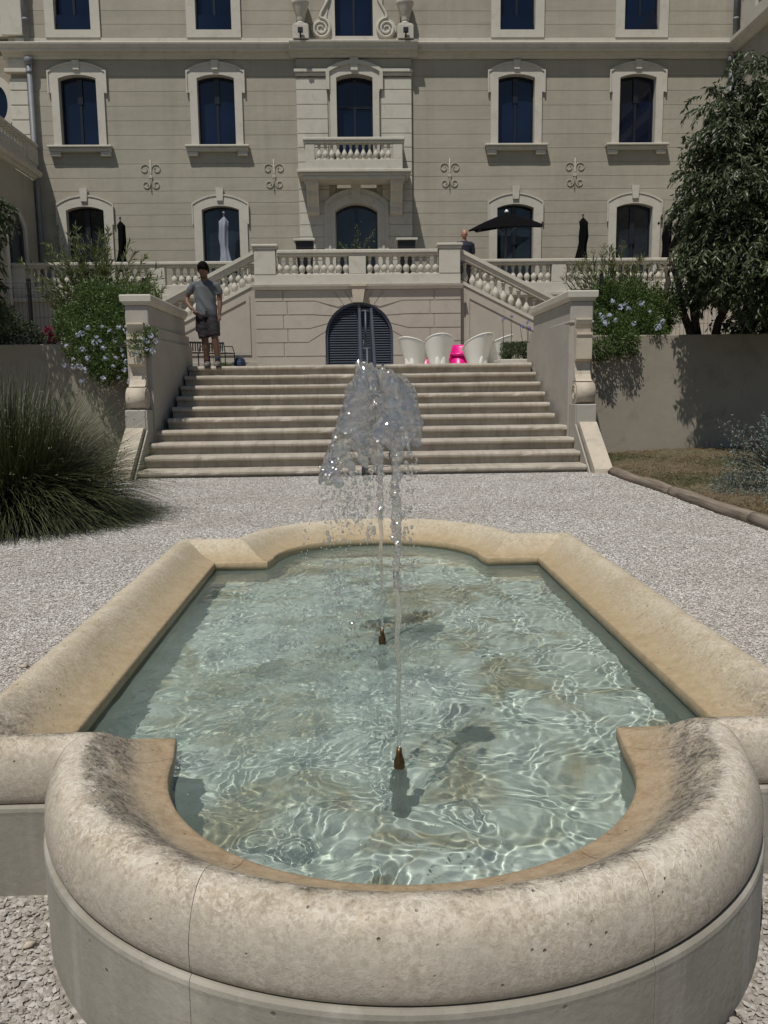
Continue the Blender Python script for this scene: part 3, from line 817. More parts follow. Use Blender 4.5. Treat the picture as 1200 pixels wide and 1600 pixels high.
for kind, cx, hw, z0, zs, zc in WIN:
    d = .06 if kind in ('mid', 'low', 'top', 'ctop') else .15
    yf = YF_ - d
    b = MB()
    if kind == 'mid':
        n = 12
        o_ = arch(cx, .80, z0, 9.98, 10.21, n, ears=(.07, 9.42)); i_ = arch(cx, hw, z0, zs, zc, n, ears=(0.0, 9.42))
        b.ring(o_, i_, yf, YF_ + .17)
        o2 = arch(cx, .82, 9.40, 10.0, 10.235, n); i2 = arch(cx, .78, 9.40, 9.955, 10.185, n)
        b2 = MB(); b2.ring(o2, i2, yf - .025, yf + .02)
    elif kind == 'low':
        o_ = arch(cx, .79, z0, 6.42, 6.66, 12, ears=(.03, 5.88)); i_ = arch(cx, hw, z0, zs, zc, 12, ears=(0, 5.88))
        b.ring(o_, i_, yf, YF_ + .17)
        o2 = arch(cx, .81, 5.86, 6.44, 6.685); i2 = arch(cx, .775, 5.86, 6.40, 6.64); b2 = MB(); b2.ring(o2, i2, yf - .02, yf + .02)
    elif kind == 'cmid':
        o_ = arch(cx, .72, z0, 9.94, 10.14, 12, ears=(.03, 9.42)); i_ = arch(cx, hw, z0, zs, zc, 12, ears=(0, 9.42))
        b.ring(o_, i_, yf, YF_ + .17)
        o2 = arch(cx, .80, 9.46, 9.98, 10.235); i2 = arch(cx, .70, 9.46, 9.93, 10.13); b2 = MB(); b2.ring(o2, i2, yf - .05, yf + .02)
    elif kind == 'door':
        o_ = arch(cx, .92, z0, 6.42, 6.80); i_ = arch(cx, hw, z0, zs, zc); b.ring(o_, i_, yf, YF_ + .17)
        o2 = arch(cx, .80, z0, 6.30, 6.64); i2 = arch(cx, .74, z0, 6.26, 6.58); b2 = MB(); b2.ring(o2, i2, yf - .03, yf + .02)
    else:
        W_ = .75 if kind == 'top' else .80
        zb = 10.87 if kind == 'top' else 10.70
        b.box(cx - W_, cx - hw, yf, YF_ + .17, zb, 13.0); b.box(cx + hw, cx + W_, yf, YF_ + .17, zb, 13.0); b.box(cx - hw, cx + hw, yf, YF_ + .17, zb, z0)
        b2 = None
    wnd = bp(b, 'window' if kind != 'door' else 'door', M['trim'])
    if b2: q = bp(b2, 'hood_mould', M['trim']); q.parent = wnd; q.matrix_parent_inverse = Matrix()
    # frame and opaque pane; the room's darkness is put into the glass colour
    pane_set(bld, kind, cx, hw, z0, zs, zc, wnd)
    if kind in ('mid', 'low', 'cmid', 'door'):
        kz = {'mid': (10.02, 10.27, .095), 'low': (6.50, 6.86, .10), 'cmid': (9.96, 10.29, .11), 'door': (6.5, 7.05, .14)}[kind]
        b = MB(); w = kz[2]; b.prism([(cx - w * .85, kz[0]), (cx + w * .85, kz[0]), (cx + w * 1.1, kz[1]), (cx - w * 1.1, kz[1])], 'y', yf - .045, yf + .03)
        q = bp(b, 'keystone', M['trim']); q.parent = wnd; q.matrix_parent_inverse = Matrix()
    if kind == 'mid':
        b = MB(); b.box(cx - .90, cx + .90, YF_ - .22, YF_ - .004, 7.94, 7.995, .012); b.box(cx - .86, cx + .86, YF_ - .15, YF_ - .004, 7.84, 7.938, .01)
        b.box(cx - .84, cx - .56, YF_ - .13, YF_ - .004, 7.72, 7.838, .01); b.box(cx + .56, cx + .84, YF_ - .13, YF_ - .004, 7.72, 7.838, .01)
        q = bp(b, 'sill', M['trim']); q.parent = wnd; q.matrix_parent_inverse = Matrix()
    if kind == 'top':
        b = MB(); b.box(cx - hw + .04, cx + hw - .04, YF_ + .05, YF_ + .06, z0, z0 + .42)
        q = bp(b, 'guard_glass', M['glass']); q.parent = wnd; q.matrix_parent_inverse = Matrix()
# back shell, side and roof so that it is a solid building
b = MB(); b.box(-9.6, 10.75, YF_ + .75, YF_ + 12, TER - 2, 16.2); b.box(-9.6, -9.55, YF_ + .3, YF_ + .75, TER, 16); b.box(10.7, 10.75, YF_ + .3, YF_ + .75, TER, 16); b.box(-9.6, 10.75, YF_, YF_ + .75, 13.4, 16.2)
b.box(10.76, 12.5, YF_ + .3, YF_ + 6, TER, 16.2); bp(b, 'rear_block', M['wall'])
b = MB(); b.box(-10, 11.1, YF_ - .5, YF_ + 12.4, 16.2, 16.6); bp(b, 'roof', M['trim'])
# iron wall anchors with four scrolls
def anchor(cx):
    b = MB(); y = YF_ - .016; zc = 7.17
    b.tube([(cx, y, zc - .43), (cx, y, zc + .47)], .013, 6); b.box(cx - .05, cx + .05, y - .02, y + .025, zc - .04, zc + .04, .008)
    for sx in (-1, 1):
        for zz, sz, R in ((zc + .22, 1, .14), (zc - .20, -1, .115)):
            pa = []
            ccx = cx + sx * (R + .025)
            for k in range(30):
                t = k / 29; a = PI + t * 2.3 * PI; r = R * (1 - .62 * t)
                pa.append((ccx + sx * r * math.cos(a), y, zz + sz * r * math.sin(a - PI) * 1 + sz * 0))
            pa = [(cx + sx * .012, y, zc)] + [(cx + sx * .02, y, (zc + zz) / 2)] + pa
            b.tube(pa, .010, 6)
    bp(b, 'wall_anchor', M['iron'])
for cx in (-5.86, -2.37, 2.66, 6.28): anchor(cx)
# downpipes
for (px, zt, zb, nm) in ((-9.04, 14, 10.68, 0), (-9.02, 10.28, TER, 0), (10.72, 14, 10.7, 0), (10.66, 10.28, 3.6, 0)):
    b = MB(); b.tube([(px, YF_ - .17, zb), (px, YF_ - .17, zt)], .07, 12)
    for zz in (zt - .35, (zt + zb) / 2, zb + .6): b.tube([(px, YF_ - .17, zz - .04), (px, YF_ - .17, zz + .04)], .082, 12)
    if zt < 11: b.lathe([(.075, -.05), (.12, .02), (.13, .12), (.12, .13)], (px, YF_ - .17, zt - .12), 12)
    bp(b, 'downpipe', M['zinc'])
# urns on pedestals and volutes beside the central upper window
def urn(cx):
    b = MB(); b.box(cx - .22, cx + .22, YF_ - .46, YF_ - .04, 10.69, 11.05, .01); b.box(cx - .19, cx + .19, YF_ - .43, YF_ - .06, 11.052, 11.09, .01)
    ped = bp(b, 'pedestal', M['trim'])
    b = MB(); b.lathe([(.15, 0), (.16, .04), (.10, .07), (.085, .12), (.12, .15), (.10, .18), (.13, .22), (.20, .45), (.215, .52), (.235, .55), (.24, .62), (.20, .66), (.10, .68), (.13, .75), (.16, .9), (.07, 1.05), (.05, 1.2)], (cx, YF_ - .25, 11.09), 28, True, (.2, .5))
    bp(b, 'urn', M['trim'])
    b = MB(); b.box(cx - .07, cx + .07, YF_ - .60, YF_ - .52, 10.80, 10.93, .01); b.box(cx - .02, cx + .02, YF_ - .56, YF_ - .47, 10.70, 10.80)
    bp(b, 'floodlight', M['black'])
urn(-1.49); urn(1.40)
for sx, cc in ((-1, -.94), (1, .88)):
    b = MB(); pa = []
    for k in range(60):
        t = k / 59; a = PI / 2 + t * 4.4 * PI; r = .27 * (1 - .82 * t); pa.append((cc - sx * r * math.cos(a) * -1 if False else cc + sx * r * math.cos(a), YF_ - .10, 11.08 + r * math.sin(a)))
    up = [(cc - sx * .34, YF_ - .10, 12.9), (cc - sx * .30, YF_ - .1, 12.2), (cc - sx * .20, YF_ - .1, 11.8), (cc - sx * .02, YF_ - .1, 11.5), (cc + sx * .02, YF_ - .1, 11.40)]
    b.tube(up + pa, [.04] * 5 + [.045 - .02 * k / 59 for k in range(60)], 8)
    disc = [(cc + .27 * math.cos(2 * PI * k / 24), 11.08 + .27 * math.sin(2 * PI * k / 24)) for k in range(24)]
    b.prism(disc, 'y', YF_ - .09, YF_ - .004)
    poly = [(cc + sx * .0, 11.42), (cc - sx * .2, 11.8), (cc - sx * .32, 12.3), (cc - sx * .36, 13), (cc - sx * .45, 13), (cc - sx * .16, 11.35)]
    b.prism(poly, 'y', YF_ - .085, YF_ - .006)
    bp(b, 'volute_scroll', M['trim'])
# central balcony
BAL = [(.062, 0), (.062, .035), (.045, .04), (.05, .055), (.072, .10), (.083, .15), (.078, .19), (.05, .24), (.034, .29), (.032, .34), (.045, .385), (.05, .40), (.034, .41), (.036, .425), (.06, .43), (.06, .46)]
def baluster_mesh(h, fat=1.0):
    b = MB(); b.lathe([(r * fat, z / .46 * h) for r, z in BAL], seg=12)
    me = b.mesh('baluster'); me.materials.append(M['trim']); return me
balc = MB(); yb0, yb1 = 24.62, YF_ - .12
balc.box(-1.66, 1.50, yb0 - .08, yb1, 7.06, 7.14, .012); balc.box(-1.60, 1.44, yb0 - .03, yb1, 6.99, 7.058, .01); balc.box(-1.50, 1.34, yb0, yb1, 6.90, 6.988, .01)
balcony = bp(balc, 'balcony', M['trim'])
def sub(b, name, m, par, root=bld):
    o = b.build(name, m); o.parent = par; return o
b = MB(); b.box(-1.42, 1.26, yb0 - .01, yb0 + .17, 7.142, 7.40, .008)
for sx in (-1.42, 1.08): b.box(sx, sx + .18, yb0 + .172, yb1, 7.142, 7.40, .008)
sub(b, 'balcony_plinth', M['trim'], balcony)
for sx in (-1.42, 1.00):
    b = MB(); b.box(sx, sx + .26, yb0, yb0 + .16, 7.402, 7.83, .008)
    sub(b, 'balcony_pier', M['trim'], balcony)
b = MB(); b.box(-1.48, 1.32, yb0 - .05, yb0 + .2, 7.90, 7.98, .015); b.box(-1.45, 1.29, yb0 - .02, yb0 + .18, 7.832, 7.898, .01)
for sx in (-1.48, 1.08): b.box(sx, sx + .24, yb0 + .202, yb1, 7.87, 7.98, .015)
sub(b, 'balcony_rail', M['trim'], balcony)
bm_ = baluster_mesh(.43, .92)
for k in range(12):
    o = link('baluster', bm_, None, balcony); o.location = (-1.04 + k * .174, yb0 + .075, 7.401)
for sx in (-1.33, 1.17):
    for k in range(3):
        o = link('baluster', bm_, None, balcony); o.location = (sx, yb0 + .33 + k * .18, 7.401)
for cx in (-1.26, 1.10):
    b = MB(); pr = [(YF_ - .12, 6.89), (yb0 + .12, 6.89), (yb0 + .10, 6.82), (yb0 + .14, 6.74), (yb0 + .24, 6.68), (yb0 + .30, 6.64), (yb0 + .34, 6.52), (yb0 + .50, 6.38), (yb0 + .58, 6.26), (yb0 + .60, 6.14), (yb0 + .66, 6.07), (YF_ - .12, 6.05)]
    for k in range(5):
        wv = .018 if k % 2 else 0
        b.prism([(y + wv, z) for y, z in pr], 'x', cx - .17 + k * .068 + (.002 if k else 0), cx - .17 + (k + 1) * .068)
    b.box(cx - .19, cx + .19, yb0 + .08, YF_ - .12, 6.83, 6.898)
    sub(b, 'bracket', M['trim'], balcony)

# ------------------------------------------------------------------ side wings
wing = empty('left_wing', (-9.1, 23, TOP), 'low shaded side wing with a terrace balustrade at the left end of the facade', 'building wing')
def wp(b, name, m, root): return part(b, name, m, root)
b = MB(); b.box(-14, -9.10, 16.5, 25.38, TOP - .01, 7.05)
wp(b, 'wing_wall', M['wall'], wing)
for yy in (24.9, 22.0, 19.4):
    b = MB()
    pts = arch(yy - 1.25, .75, 3.4, 5.6, 6.0, 14); inner = arch(yy - 1.25, .58, 3.4, 5.5, 5.85, 14)
    n = len(pts); vs = [(-9.098 + d, y, z) for d in (0, .06) for y, z in pts + inner]
    fs = []
    for i in range(n - 1):
        fs += [(i + 2 * n, i + 1 + 2 * n, i + 1 + 3 * n, i + 3 * n), (i, i + 1, i + 1 + 2 * n, i + 2 * n), (i + n, i + n + 1, i + 1 + 3 * n, i + 3 * n)]
    b.add(vs, fs)
    sr = wp(b, 'arch_surround', M['trim'], wing)
    b = MB(); pl = arch(yy - 1.25, .585, 3.4, 5.5, 5.86, 14); b.add([(-9.094, y, z) for y, z in pl], [tuple(range(len(pl)))])
    o = b.build('blind_arch', M['glass2']); o.parent = sr
b = MB(); b.prism([(-9.10, 7.06), (-9.02, 7.06), (-8.98, 7.12), (-8.90, 7.15), (-8.86, 7.22), (-8.86, 7.27), (-9.10, 7.28)], 'y', 16.5, 25.38); b.box(-9.12, -8.97, 16.5, 25.38, 7.282, 7.45)
wp(b, 'wing_cornice', M['trim'], wing)
b = MB(); b.box(-9.16, -8.92, 16.5, 25.36, 7.93, 8.02, .01); b.box(-9.12, -8.96, 16.5, 25.36, 7.87, 7.928)
b.box(-9.16, -8.94, 24.6, 25.34, 7.452, 7.868)
wp(b, 'wing_rail', M['trim'], wing)
wb = baluster_mesh(.41)
for k in range(20):
    o = link('baluster', wb, None, wing); o.matrix_parent_inverse = Matrix.Translation(-Vector(wing.location)); o.location = (-9.04, 24.45 - k * .21, 7.455)
b = MB(); b.box(-30, -9.64, 27.5, 34, TOP, 16); 
far = empty('stone_wing', (-12, 27.5, TOP), 'rough stone walled wing with a white oval window at the far left edge', 'building wing')
wp(b, 'wing_wall', stucco('rough_stone', (.27, .235, .19), .25, 3, 1, 25), far)
b = MB()
for rr, d in ((1.0, .12),):
    o_ = [(-10.75 + .52 * math.cos(2 * PI * k / 28), 9.75 + .78 * math.sin(2 * PI * k / 28)) for k in range(28)]; i_ = [(-10.75 + .30 * math.cos(2 * PI * k / 28), 9.75 + .52 * math.sin(2 * PI * k / 28)) for k in range(28)]
    b.ring(o_, i_, 27.38, 27.5, True)
b.box(-11.15, -10.35, 27.36, 27.5, 8.7, 9.0)
wp(b, 'oval_window', M['trim'], far)
b = MB(); b.prism([(-10.75 + .31 * math.cos(2 * PI * k / 28), 9.75 + .53 * math.sin(2 * PI * k / 28)) for k in range(28)], 'y', 27.47, 27.49); wp(b, 'pane', M['glass'], far)
b = MB(); b.box(-30, -9.64, 27.3, 27.5, 11.6, 11.95, .01); b.box(-30, -9.64, 27.2, 27.5, 8.2, 8.6); b.box(-11.0, -10.1, 27.38, 27.5, 12.6, 16, .01); wp(b, 'cornice', M['trim'], far)
rw = empty('right_wing', (10.75, 22, TOP), 'tall side wing with an upper balustrade at the right edge behind the tree', 'building wing')
b = MB(); b.box(10.78, 16, 12.5, 25.38, TOP, 10.42); wp(b, 'wing_wall', M['wall'], rw)
b = MB()
for k in range(14): b.box(10.755, 10.779, 12.5, 25.3, 3.6 + k * .47, 3.6 + k * .47 + .44)
wp(b, 'banded_courses', M['wall'], rw)
b = MB(); b.prism([(10.78, 10.42), (10.70, 10.42), (10.62, 10.5), (10.55, 10.55), (10.5, 10.62), (10.5, 10.72), (10.78, 10.73)], 'y', 12.5, 25.36); wp(b, 'wing_cornice', M['trim'], rw)
b = MB(); b.box(10.52, 10.78, 12.5, 24.5, 10.732, 10.95); b.box(10.50, 10.80, 12.5, 24.5, 11.52, 11.64, .01); b.box(10.53, 10.77, 23.7, 24.5, 10.952, 11.518)
wp(b, 'wing_rail', M['trim'], rw)
b = MB(); b.box(11.15, 16, 12.5, 25.38, 10.75, 15); wp(b, 'upper_wall', M['wall'], rw)
rb = baluster_mesh(.56)
for k in range(40):
    o = link('baluster', rb, None, rw); o.matrix_parent_inverse = Matrix.Translation(-Vector(rw.location)); o.location = (10.65, 23.5 - k * .24, 10.955)

# ================================================================== TERRACE
ter = empty('terrace', (AX, 21, TOP), 'projecting terrace block with balustrade, louvred arch door and two descending side flights', 'terrace')
YT = 21.0
X0, X1 = -2.52, 2.43
def tp(b, name, m=None, par=None):
    o = b.build(name, m or M['terrace']); o.parent = par or ter; o.matrix_parent_inverse = Matrix() if par else Matrix.Translation(-Vector(ter.location)); return o
# front wall with real arched opening: blocks between joints
AC, AR, AZ = -.03, .82, 2.38
jz = [TOP - .02, 1.93, 2.26, 2.585, 2.915, 3.235, 3.50]
# flat backing with arch hole (polygon fan strips)
n = 28
archp = [(AC + AR * math.cos(PI - PI * k / n), AZ + AR * math.sin(PI - PI * k / n)) for k in range(n + 1)]
b = MB()
def facade(y, hole, x0, x1, z0, z1):
    vs = []; fs = []
    L = [(hole[0][0], z0)] + hole + [(hole[-1][0], z0)]
    top = [(x0, z0)] + [(x0 + (x1 - x0) * i / (len(L) - 3), z1) for i in range(len(L) - 2)] + [(x1, z0)]
    vs = [(x, y, z) for x, z in L] + [(x, y, z) for x, z in top]; m = len(L)
    fs = [(i, i + 1, i + 1 + m, i + m) for i in range(m - 1)]
    return vs, fs
vs, fs = facade(YT + .018, archp, X0 + .02, X1 - .02, TOP - .02, 3.5); b.add(vs, fs)
b.box(X0 + .015, X0 + .03, YT + .02, YT + 2.3, TOP - .02, 3.5); b.box(X1 - .03, X1 - .015, YT + .02, YT + 2.3, TOP - .02, 3.5)
tp(b, 'wall_joints', M['terrace'])
# individual facing blocks, their arch ends bent to radial joints
b = MB()
def block(poly): b.prism(poly, 'y', YT, YT + .016)
g = .011
def circ_x(z): 
    return AR * math.sqrt(max(0, 1 - ((z - AZ) / AR) ** 2)) if z > AZ else AR
for s_ in (-1, 1):
    XE = (AC - X0) if s_ < 0 else (X1 - AC)
    for r, (za, zb) in enumerate(zip(jz[:-1], jz[1:])):
        za_, zb_ = za + g, zb - g
        sp = (1.82 if r % 2 else 1.72) + (.0 if r != 0 else .2)
        if r == 0:
            rects = [(AR + .02, XE)]
        else:
            rects = [(None, sp - g), (sp + g, XE)]
        for a_, c_ in rects:
            if a_ is None:
                # bend point then radial to the arch
                bendx = {1: 1.22, 2: 1.16, 3: 1.05, 4: .90, 5: 0}[r]
                dirs = {0: 0, 1: 0, 2: 1, 3: 2, 4: 3, 5: 4}
                # radial angles of the joints at the extrados
                ang = {1: (.0, .16), 2: (.16, .40), 3: (.40, .66), 4: (.66, .95)}
                if r == 5:
                    a0 = .95; p0 = (1.04, jz[5]); pin = (AR * math.cos(.95) + .02, AZ + AR * math.sin(.95) + .02)
                    poly = [(p0[0] + .02, za_), (sp - g, za_), (sp - g, zb_), (.63, zb_), (AR * math.cos(1.12) + .01, AZ + AR * math.sin(1.12) + .02), (pin[0] + .0, pin[1] + .03)]
                else:
                    lo, hi = ang[r]; bl = {1: 1.22, 2: 1.24, 3: 1.2, 4: 1.14}[r]; bh = {1: 1.24, 2: 1.2, 3: 1.14, 4: 1.04}[r]
                    inner = [(AR * math.cos(hi - (hi - lo) * k / 5) + .006, AZ + AR * math.sin(hi - (hi - lo) * k / 5) + (g if k == 5 else (-g if k == 0 else 0))) for k in range(6)]
                    if r == 1:
                        inner = [(AR * math.cos(hi) + .006, AZ + AR * math.sin(hi) - g), (AR + .004, AZ), (AR + .004, za_)]
                        poly = [(sp - g, za_), (sp - g, zb_), (bh, zb_)] + inner
                    else:
                        poly = [(bl, za_), (sp - g, za_), (sp - g, zb_), (bh, zb_)] + inner
            else:
                poly = [(a_, za_), (c_, za_), (c_, zb_), (a_, zb_)]
            block([(AC + s_ * x, z) for x, z in poly])
    # voussoirs next to the keystone
    for (t0, t1, xa, xb) in ((1.14, 1.36, .36, .60),):
        pts = [(AR * math.cos(t0 + (t1 - t0) * k / 4) + (.008 if k == 0 else 0), AZ + AR * math.sin(t0 + (t1 - t0) * k / 4) + .005) for k in range(5)]
        poly = [(xb, 3.5 - g), (xa, 3.5 - g)] + pts[::-1]
        block([(AC + s_ * x, z) for x, z in poly])
    pts = [(AR * math.cos(1.385), AZ + AR * math.sin(1.385) + .005), (.12, AZ + AR + .005), (.14, 3.5 - g), (.33, 3.5 - g)]
    block([(AC + s_ * x, z) for x, z in pts])
tp(b, 'facing_blocks', M['terrace'])
b = MB(); b.prism([(AC - .13, 3.19), (AC + .10, 3.19), (AC + .16, 3.60), (AC - .18, 3.60)], 'y', YT - .14, YT + .01); b.box(AC - .20, AC + .18, YT - .17, YT + .01, 3.56, 3.602)
tp(b, 'keystone', M['scroll'])
# arch reveal
b = MB(); b.ring([(AC + (AR + .002) * (x - AC) / AR if z > AZ else x, z) for x, z in [(AC - AR, TOP)] + archp + [(AC + AR, TOP)]], [(AC + (x - AC) * .999, z) for x, z in [(AC - AR, TOP)] + archp + [(AC + AR, TOP)]], YT + .018, YT + .3)
tp(b, 'arch_reveal')
# louvred door
def dz(x): return AZ + math.sqrt(max(0, (AR - .03) ** 2 - (x - AC) ** 2))
b = MB(); ysl = YT + .10; z = TOP + .03
while z < AZ + AR - .06:
    hwz = (AR - .05) if z < AZ else math.sqrt(max(0, (AR - .05) ** 2 - (z + .02 - AZ) ** 2))
    if hwz > .05:
        b.add([(AC - hwz, ysl + .05, z + .045), (AC + hwz, ysl + .05, z + .045), (AC + hwz, ysl, z), (AC - hwz, ysl, z), (AC - hwz, ysl + .055, z + .037), (AC + hwz, ysl + .055, z + .037), (AC + hwz, ysl + .004, z - .008), (AC - hwz, ysl + .004, z - .008)], [(0, 1, 2, 3), (7, 6, 5, 4), (3, 2, 6, 7), (1, 0, 4, 5)])
    z += .058
door = tp(b, 'louvred_door', M['louvre'])
b = MB(); outer = [(AC - AR, TOP)] + archp + [(AC + AR, TOP)]; inner = [(AC - AR + .06, TOP)] + [(AC + (AR - .06) * math.cos(PI - PI * k / n), AZ + (AR - .06) * math.sin(PI - PI * k / n)) for k in range(n + 1)] + [(AC + AR - .06, TOP)]
b.ring(outer, inner, YT + .05, YT + .16)
for x in (AC - .0,): b.box(x - .035, x + .035, YT + .06, YT + .13, TOP, dz(x) - .03)
b.tube([(AC + .10, YT + .05, 2.0), (AC + .10, YT + .03, 2.15), (AC + .10, YT + .05, 2.3)], .016, 8)
o = tp(b, 'door_frame', M['louvre'], door)
b = MB(); b.box(AC - AR, AC + AR, YT + .29, YT + .3, TOP, 3.3); tp(b, 'dark_void', M['black'])
# cornice + upper works
b = MB(); b.prism([(YT + .02, 3.50), (YT - .03, 3.50), (YT - .06, 3.55), (YT - .11, 3.57), (YT - .12, 3.61), (YT + .02, 3.615)], 'x', X0 - .06, X1 + .06); tp(b, 'cornice', M['trim'])
b = MB(); b.box(X0, X1, YT - .0, YT + .26, 3.617, 3.86, .01); tp(b, 'balustrade_plinth', M['trim'])
b = MB(); b.box(X0 + .03, X1 - .03, YT + .262, YF_ - .12, 3.2, TER); tp(b, 'terrace_floor', M['floor'])
bal = MB(); bal.box(X0 + .55, X1 - .55, YT - .03, YT + .29, 4.345, 4.43, .015); bal.box(X0 + .55, X1 - .55, YT + .01, YT + .25, 4.29, 4.343, .008)
balus = tp(bal, 'balustrade', M['trim'])
for a_, c_ in ((X0, X0 + .53), (X1 - .53, X1)):
    b = MB(); b.box(a_ + .01, c_ - .01, YT - .01, YT + .27, 3.862, 4.44, .01); b.box(a_ - .05, c_ + .05, YT - .06, YT + .33, 4.50, 4.56, .015); b.box(a_ - .02, c_ + .02, YT - .03, YT + .3, 4.442, 4.498, .01); tp(b, 'balustrade_pier', M['trim'], balus)
b = MB(); b.box(-.255, .155, YT + .005, YT + .255, 3.862, 4.289, .01)
tp(b, 'balustrade_pier', M['trim'], balus)
bm_ = baluster_mesh(.43)
def put_b(me, loc, par, root):
    o = link('baluster', me, None, par); o.matrix_parent_inverse = Matrix.Translation(-Vector(root.location)) if par is root else Matrix(); o.location = loc; return o
for k in range(10):
    put_b(bm_, (-1.91 + k * .1765, YT + .13, 3.861), balus, ter); put_b(bm_, (.245 + k * .1765, YT + .13, 3.861), balus, ter)
# side flights
SL = .5
for s_ in (-1, 1):
    XS = X0 if s_ < 0 else X1
    P = lambda d, z: (XS + s_ * d, z)
    dl = 4.3
    b = MB(); b.prism([P(.0, 3.68), P(dl, 3.68 - SL * dl), P(dl, TOP - .02), P(0, TOP - .02)], 'y', YT + .2, YT + .48); tp(b, 'flight_wall', M['terrace'])
    b = MB(); pz = lambda d, o: 3.68 - SL * d + o
    b.prism([P(.0, pz(0, -.03)), P(.0, pz(0, .05)), P(dl, pz(dl, .05)), P(dl, pz(dl, -.03))], 'y', YT + .17, YT + .505); tp(b, 'string_moulding', M['trim'])
    b = MB(); b.prism([P(.0, 4.37), P(.0, 4.46), P(dl, 4.46 - SL * dl), P(dl, 4.37 - SL * dl)], 'y', YT + .14, YT + .50); b.prism([P(.0, 4.25), P(.0, 4.368), P(dl, 4.368 - SL * dl), P(dl, 4.25 - SL * dl)], 'y', YT + .19, YT + .45)
    rail = tp(b, 'flight_balustrade', M['trim'])
    me = baluster_mesh(.50)
    for k in range(21):
        d = .14 + k * .19
        put_b(me, (XS + s_ * d, YT + .33, pz(d, .02)), rail, ter)
    b = MB(); b.box(*sorted((XS + s_ * dl, XS + s_ * (dl + .4))), YT + .1, YT + .52, TOP, 2.6, .01); tp(b, 'newel', M['trim'])
    # recessed panel on the flight wall: raised border
    b = MB()
    pl = [P(.15, 3.40), P(.15, 1.98), P(2.6, 1.98), P(2.6, 3.40 - SL * 2.45)]
    q = [P(.24, 3.28), P(.24, 2.06), P(2.51, 2.06), P(2.51, 3.28 - SL * 2.27)]
    b.ring([pl[k] for k in (0, 1, 2, 3)], [q[k] for k in (0, 1, 2, 3)], YT + .175, YT + .21, True)
    tp(b, 'wall_panel', M['terrace'])
    b = MB(); b.box(*sorted((XS + s_ * .0, XS + s_ * 3.6)), YT + .15, YT + .21, TOP, 1.82, .006); tp(b, 'wall_base', M['terrace'])
    # the steps of the flight
    b = MB()
    for k in range(13):
        b.box(*sorted((XS + s_ * (k * .3 + .02), XS + s_ * (k * .3 + .32))), YT + .49, YT + 2.2, TOP, TER - .15 * k)
    tp(b, 'flight_steps', M['step'])
# back terrace wall with long balustrades
bw = empty('terrace_wall', (0, 23.2, TOP), 'long rear terrace wall with a pale balustrade running behind the shrubs', 'terrace wall')
def wq(b, name, m=None, par=None):
    o = b.build(name, m or M['terrace']); o.parent = par or bw; o.matrix_parent_inverse = Matrix.Translation(-Vector(bw.location)); return o
for x0, x1 in ((-9.08, X0 + .01), (X1 - .01, 10.7)):
    b = MB(); b.box(x0, x1, 23.2, 23.5, TOP - .02, 3.5); wq(b, 'wall')
    b = MB(); b.prism([(23.2, 3.50), (23.12, 3.50), (23.08, 3.56), (23.08, 3.60), (23.2, 3.61)], 'x', x0, x1); wq(b, 'cornice', M['trim'])
    b = MB(); b.box(x0, x1, 23.2, 23.46, 3.612, 3.90, .01); wq(b, 'plinth', M['trim'])
    b = MB(); b.box(x0, x1, 23.501, YF_ - .12, 3.2, TER); wq(b, 'terrace_floor', M['floor'])
    b = MB(); b.box(x0, x1, 23.17, 23.49, 4.42, 4.50, .015); b.box(x0, x1, 23.21, 23.45, 4.36, 4.418, .008)
    r_l = wq(b, 'rail', M['trim'])
for xc in (-8.95, -5.3, 5.33, 8.9):
    b = MB(); b.box(xc - .19, xc + .19, 23.205, 23.455, 3.902, 4.358, .01)
    wq(b, 'balustrade_pier', M['trim'])
bm2 = baluster_mesh(.455)
xs_ = [x for x in np.arange(-8.62, -2.7, .187) if abs(x + 5.3) > .25] + [x for x in np.arange(2.62, 8.6, .187) if abs(x - 5.33) > .25]
for x in xs_:
    put_b(bm2, (float(x), 23.33, 3.901), bw, bw)

# ================================================================== FURNITURE AND SMALL OBJECTS
# black wire fences on the garden walls
def fence(x0, x1, y, posts, lab, zb=1.62, zt=2.88):
    e = empty('wire_fence', ((x0 + x1) / 2, y, zb), lab, 'fence', 'wire mesh fences above the garden walls')
    for px in posts:
        b = MB(); b.box(px - .03, px + .03, y - .02, y + .02, zb - .1, zt + .03, .004); b.box(px - .033, px + .033, y - .023, y + .023, zt + .031, zt + .045)
        part(b, 'post', M['black'], e)
    b = MB(); x = x0
    while x < x1:
        b.tube([(x, y - .024, zb), (x, y - .024, zt - .20), (x, y - .045, zt - .15), (x, y - .024, zt - .10), (x, y - .024, zt)], .0026, 4); x += .066
    z = zb + .1
    for z in (zb + .1, zb + .3, zb + .5, zb + .7, zt - .20, zt - .10, zt - .02): b.tube([(x0, y - .028, z), (x1, y - .028, z)], .0026, 4)
    part(b, 'mesh_panel', M['black'], e)
fence(-9.4, -3.42, 14.15, (-7.85, -5.33, -3.5), 'black wire mesh fence on the left garden wall, with one dark post showing')
fence(3.5, 9.6, 14.15, (3.9, 6.35, 8.8), 'black wire mesh fence on the right garden wall, between the shrub and tree stems')

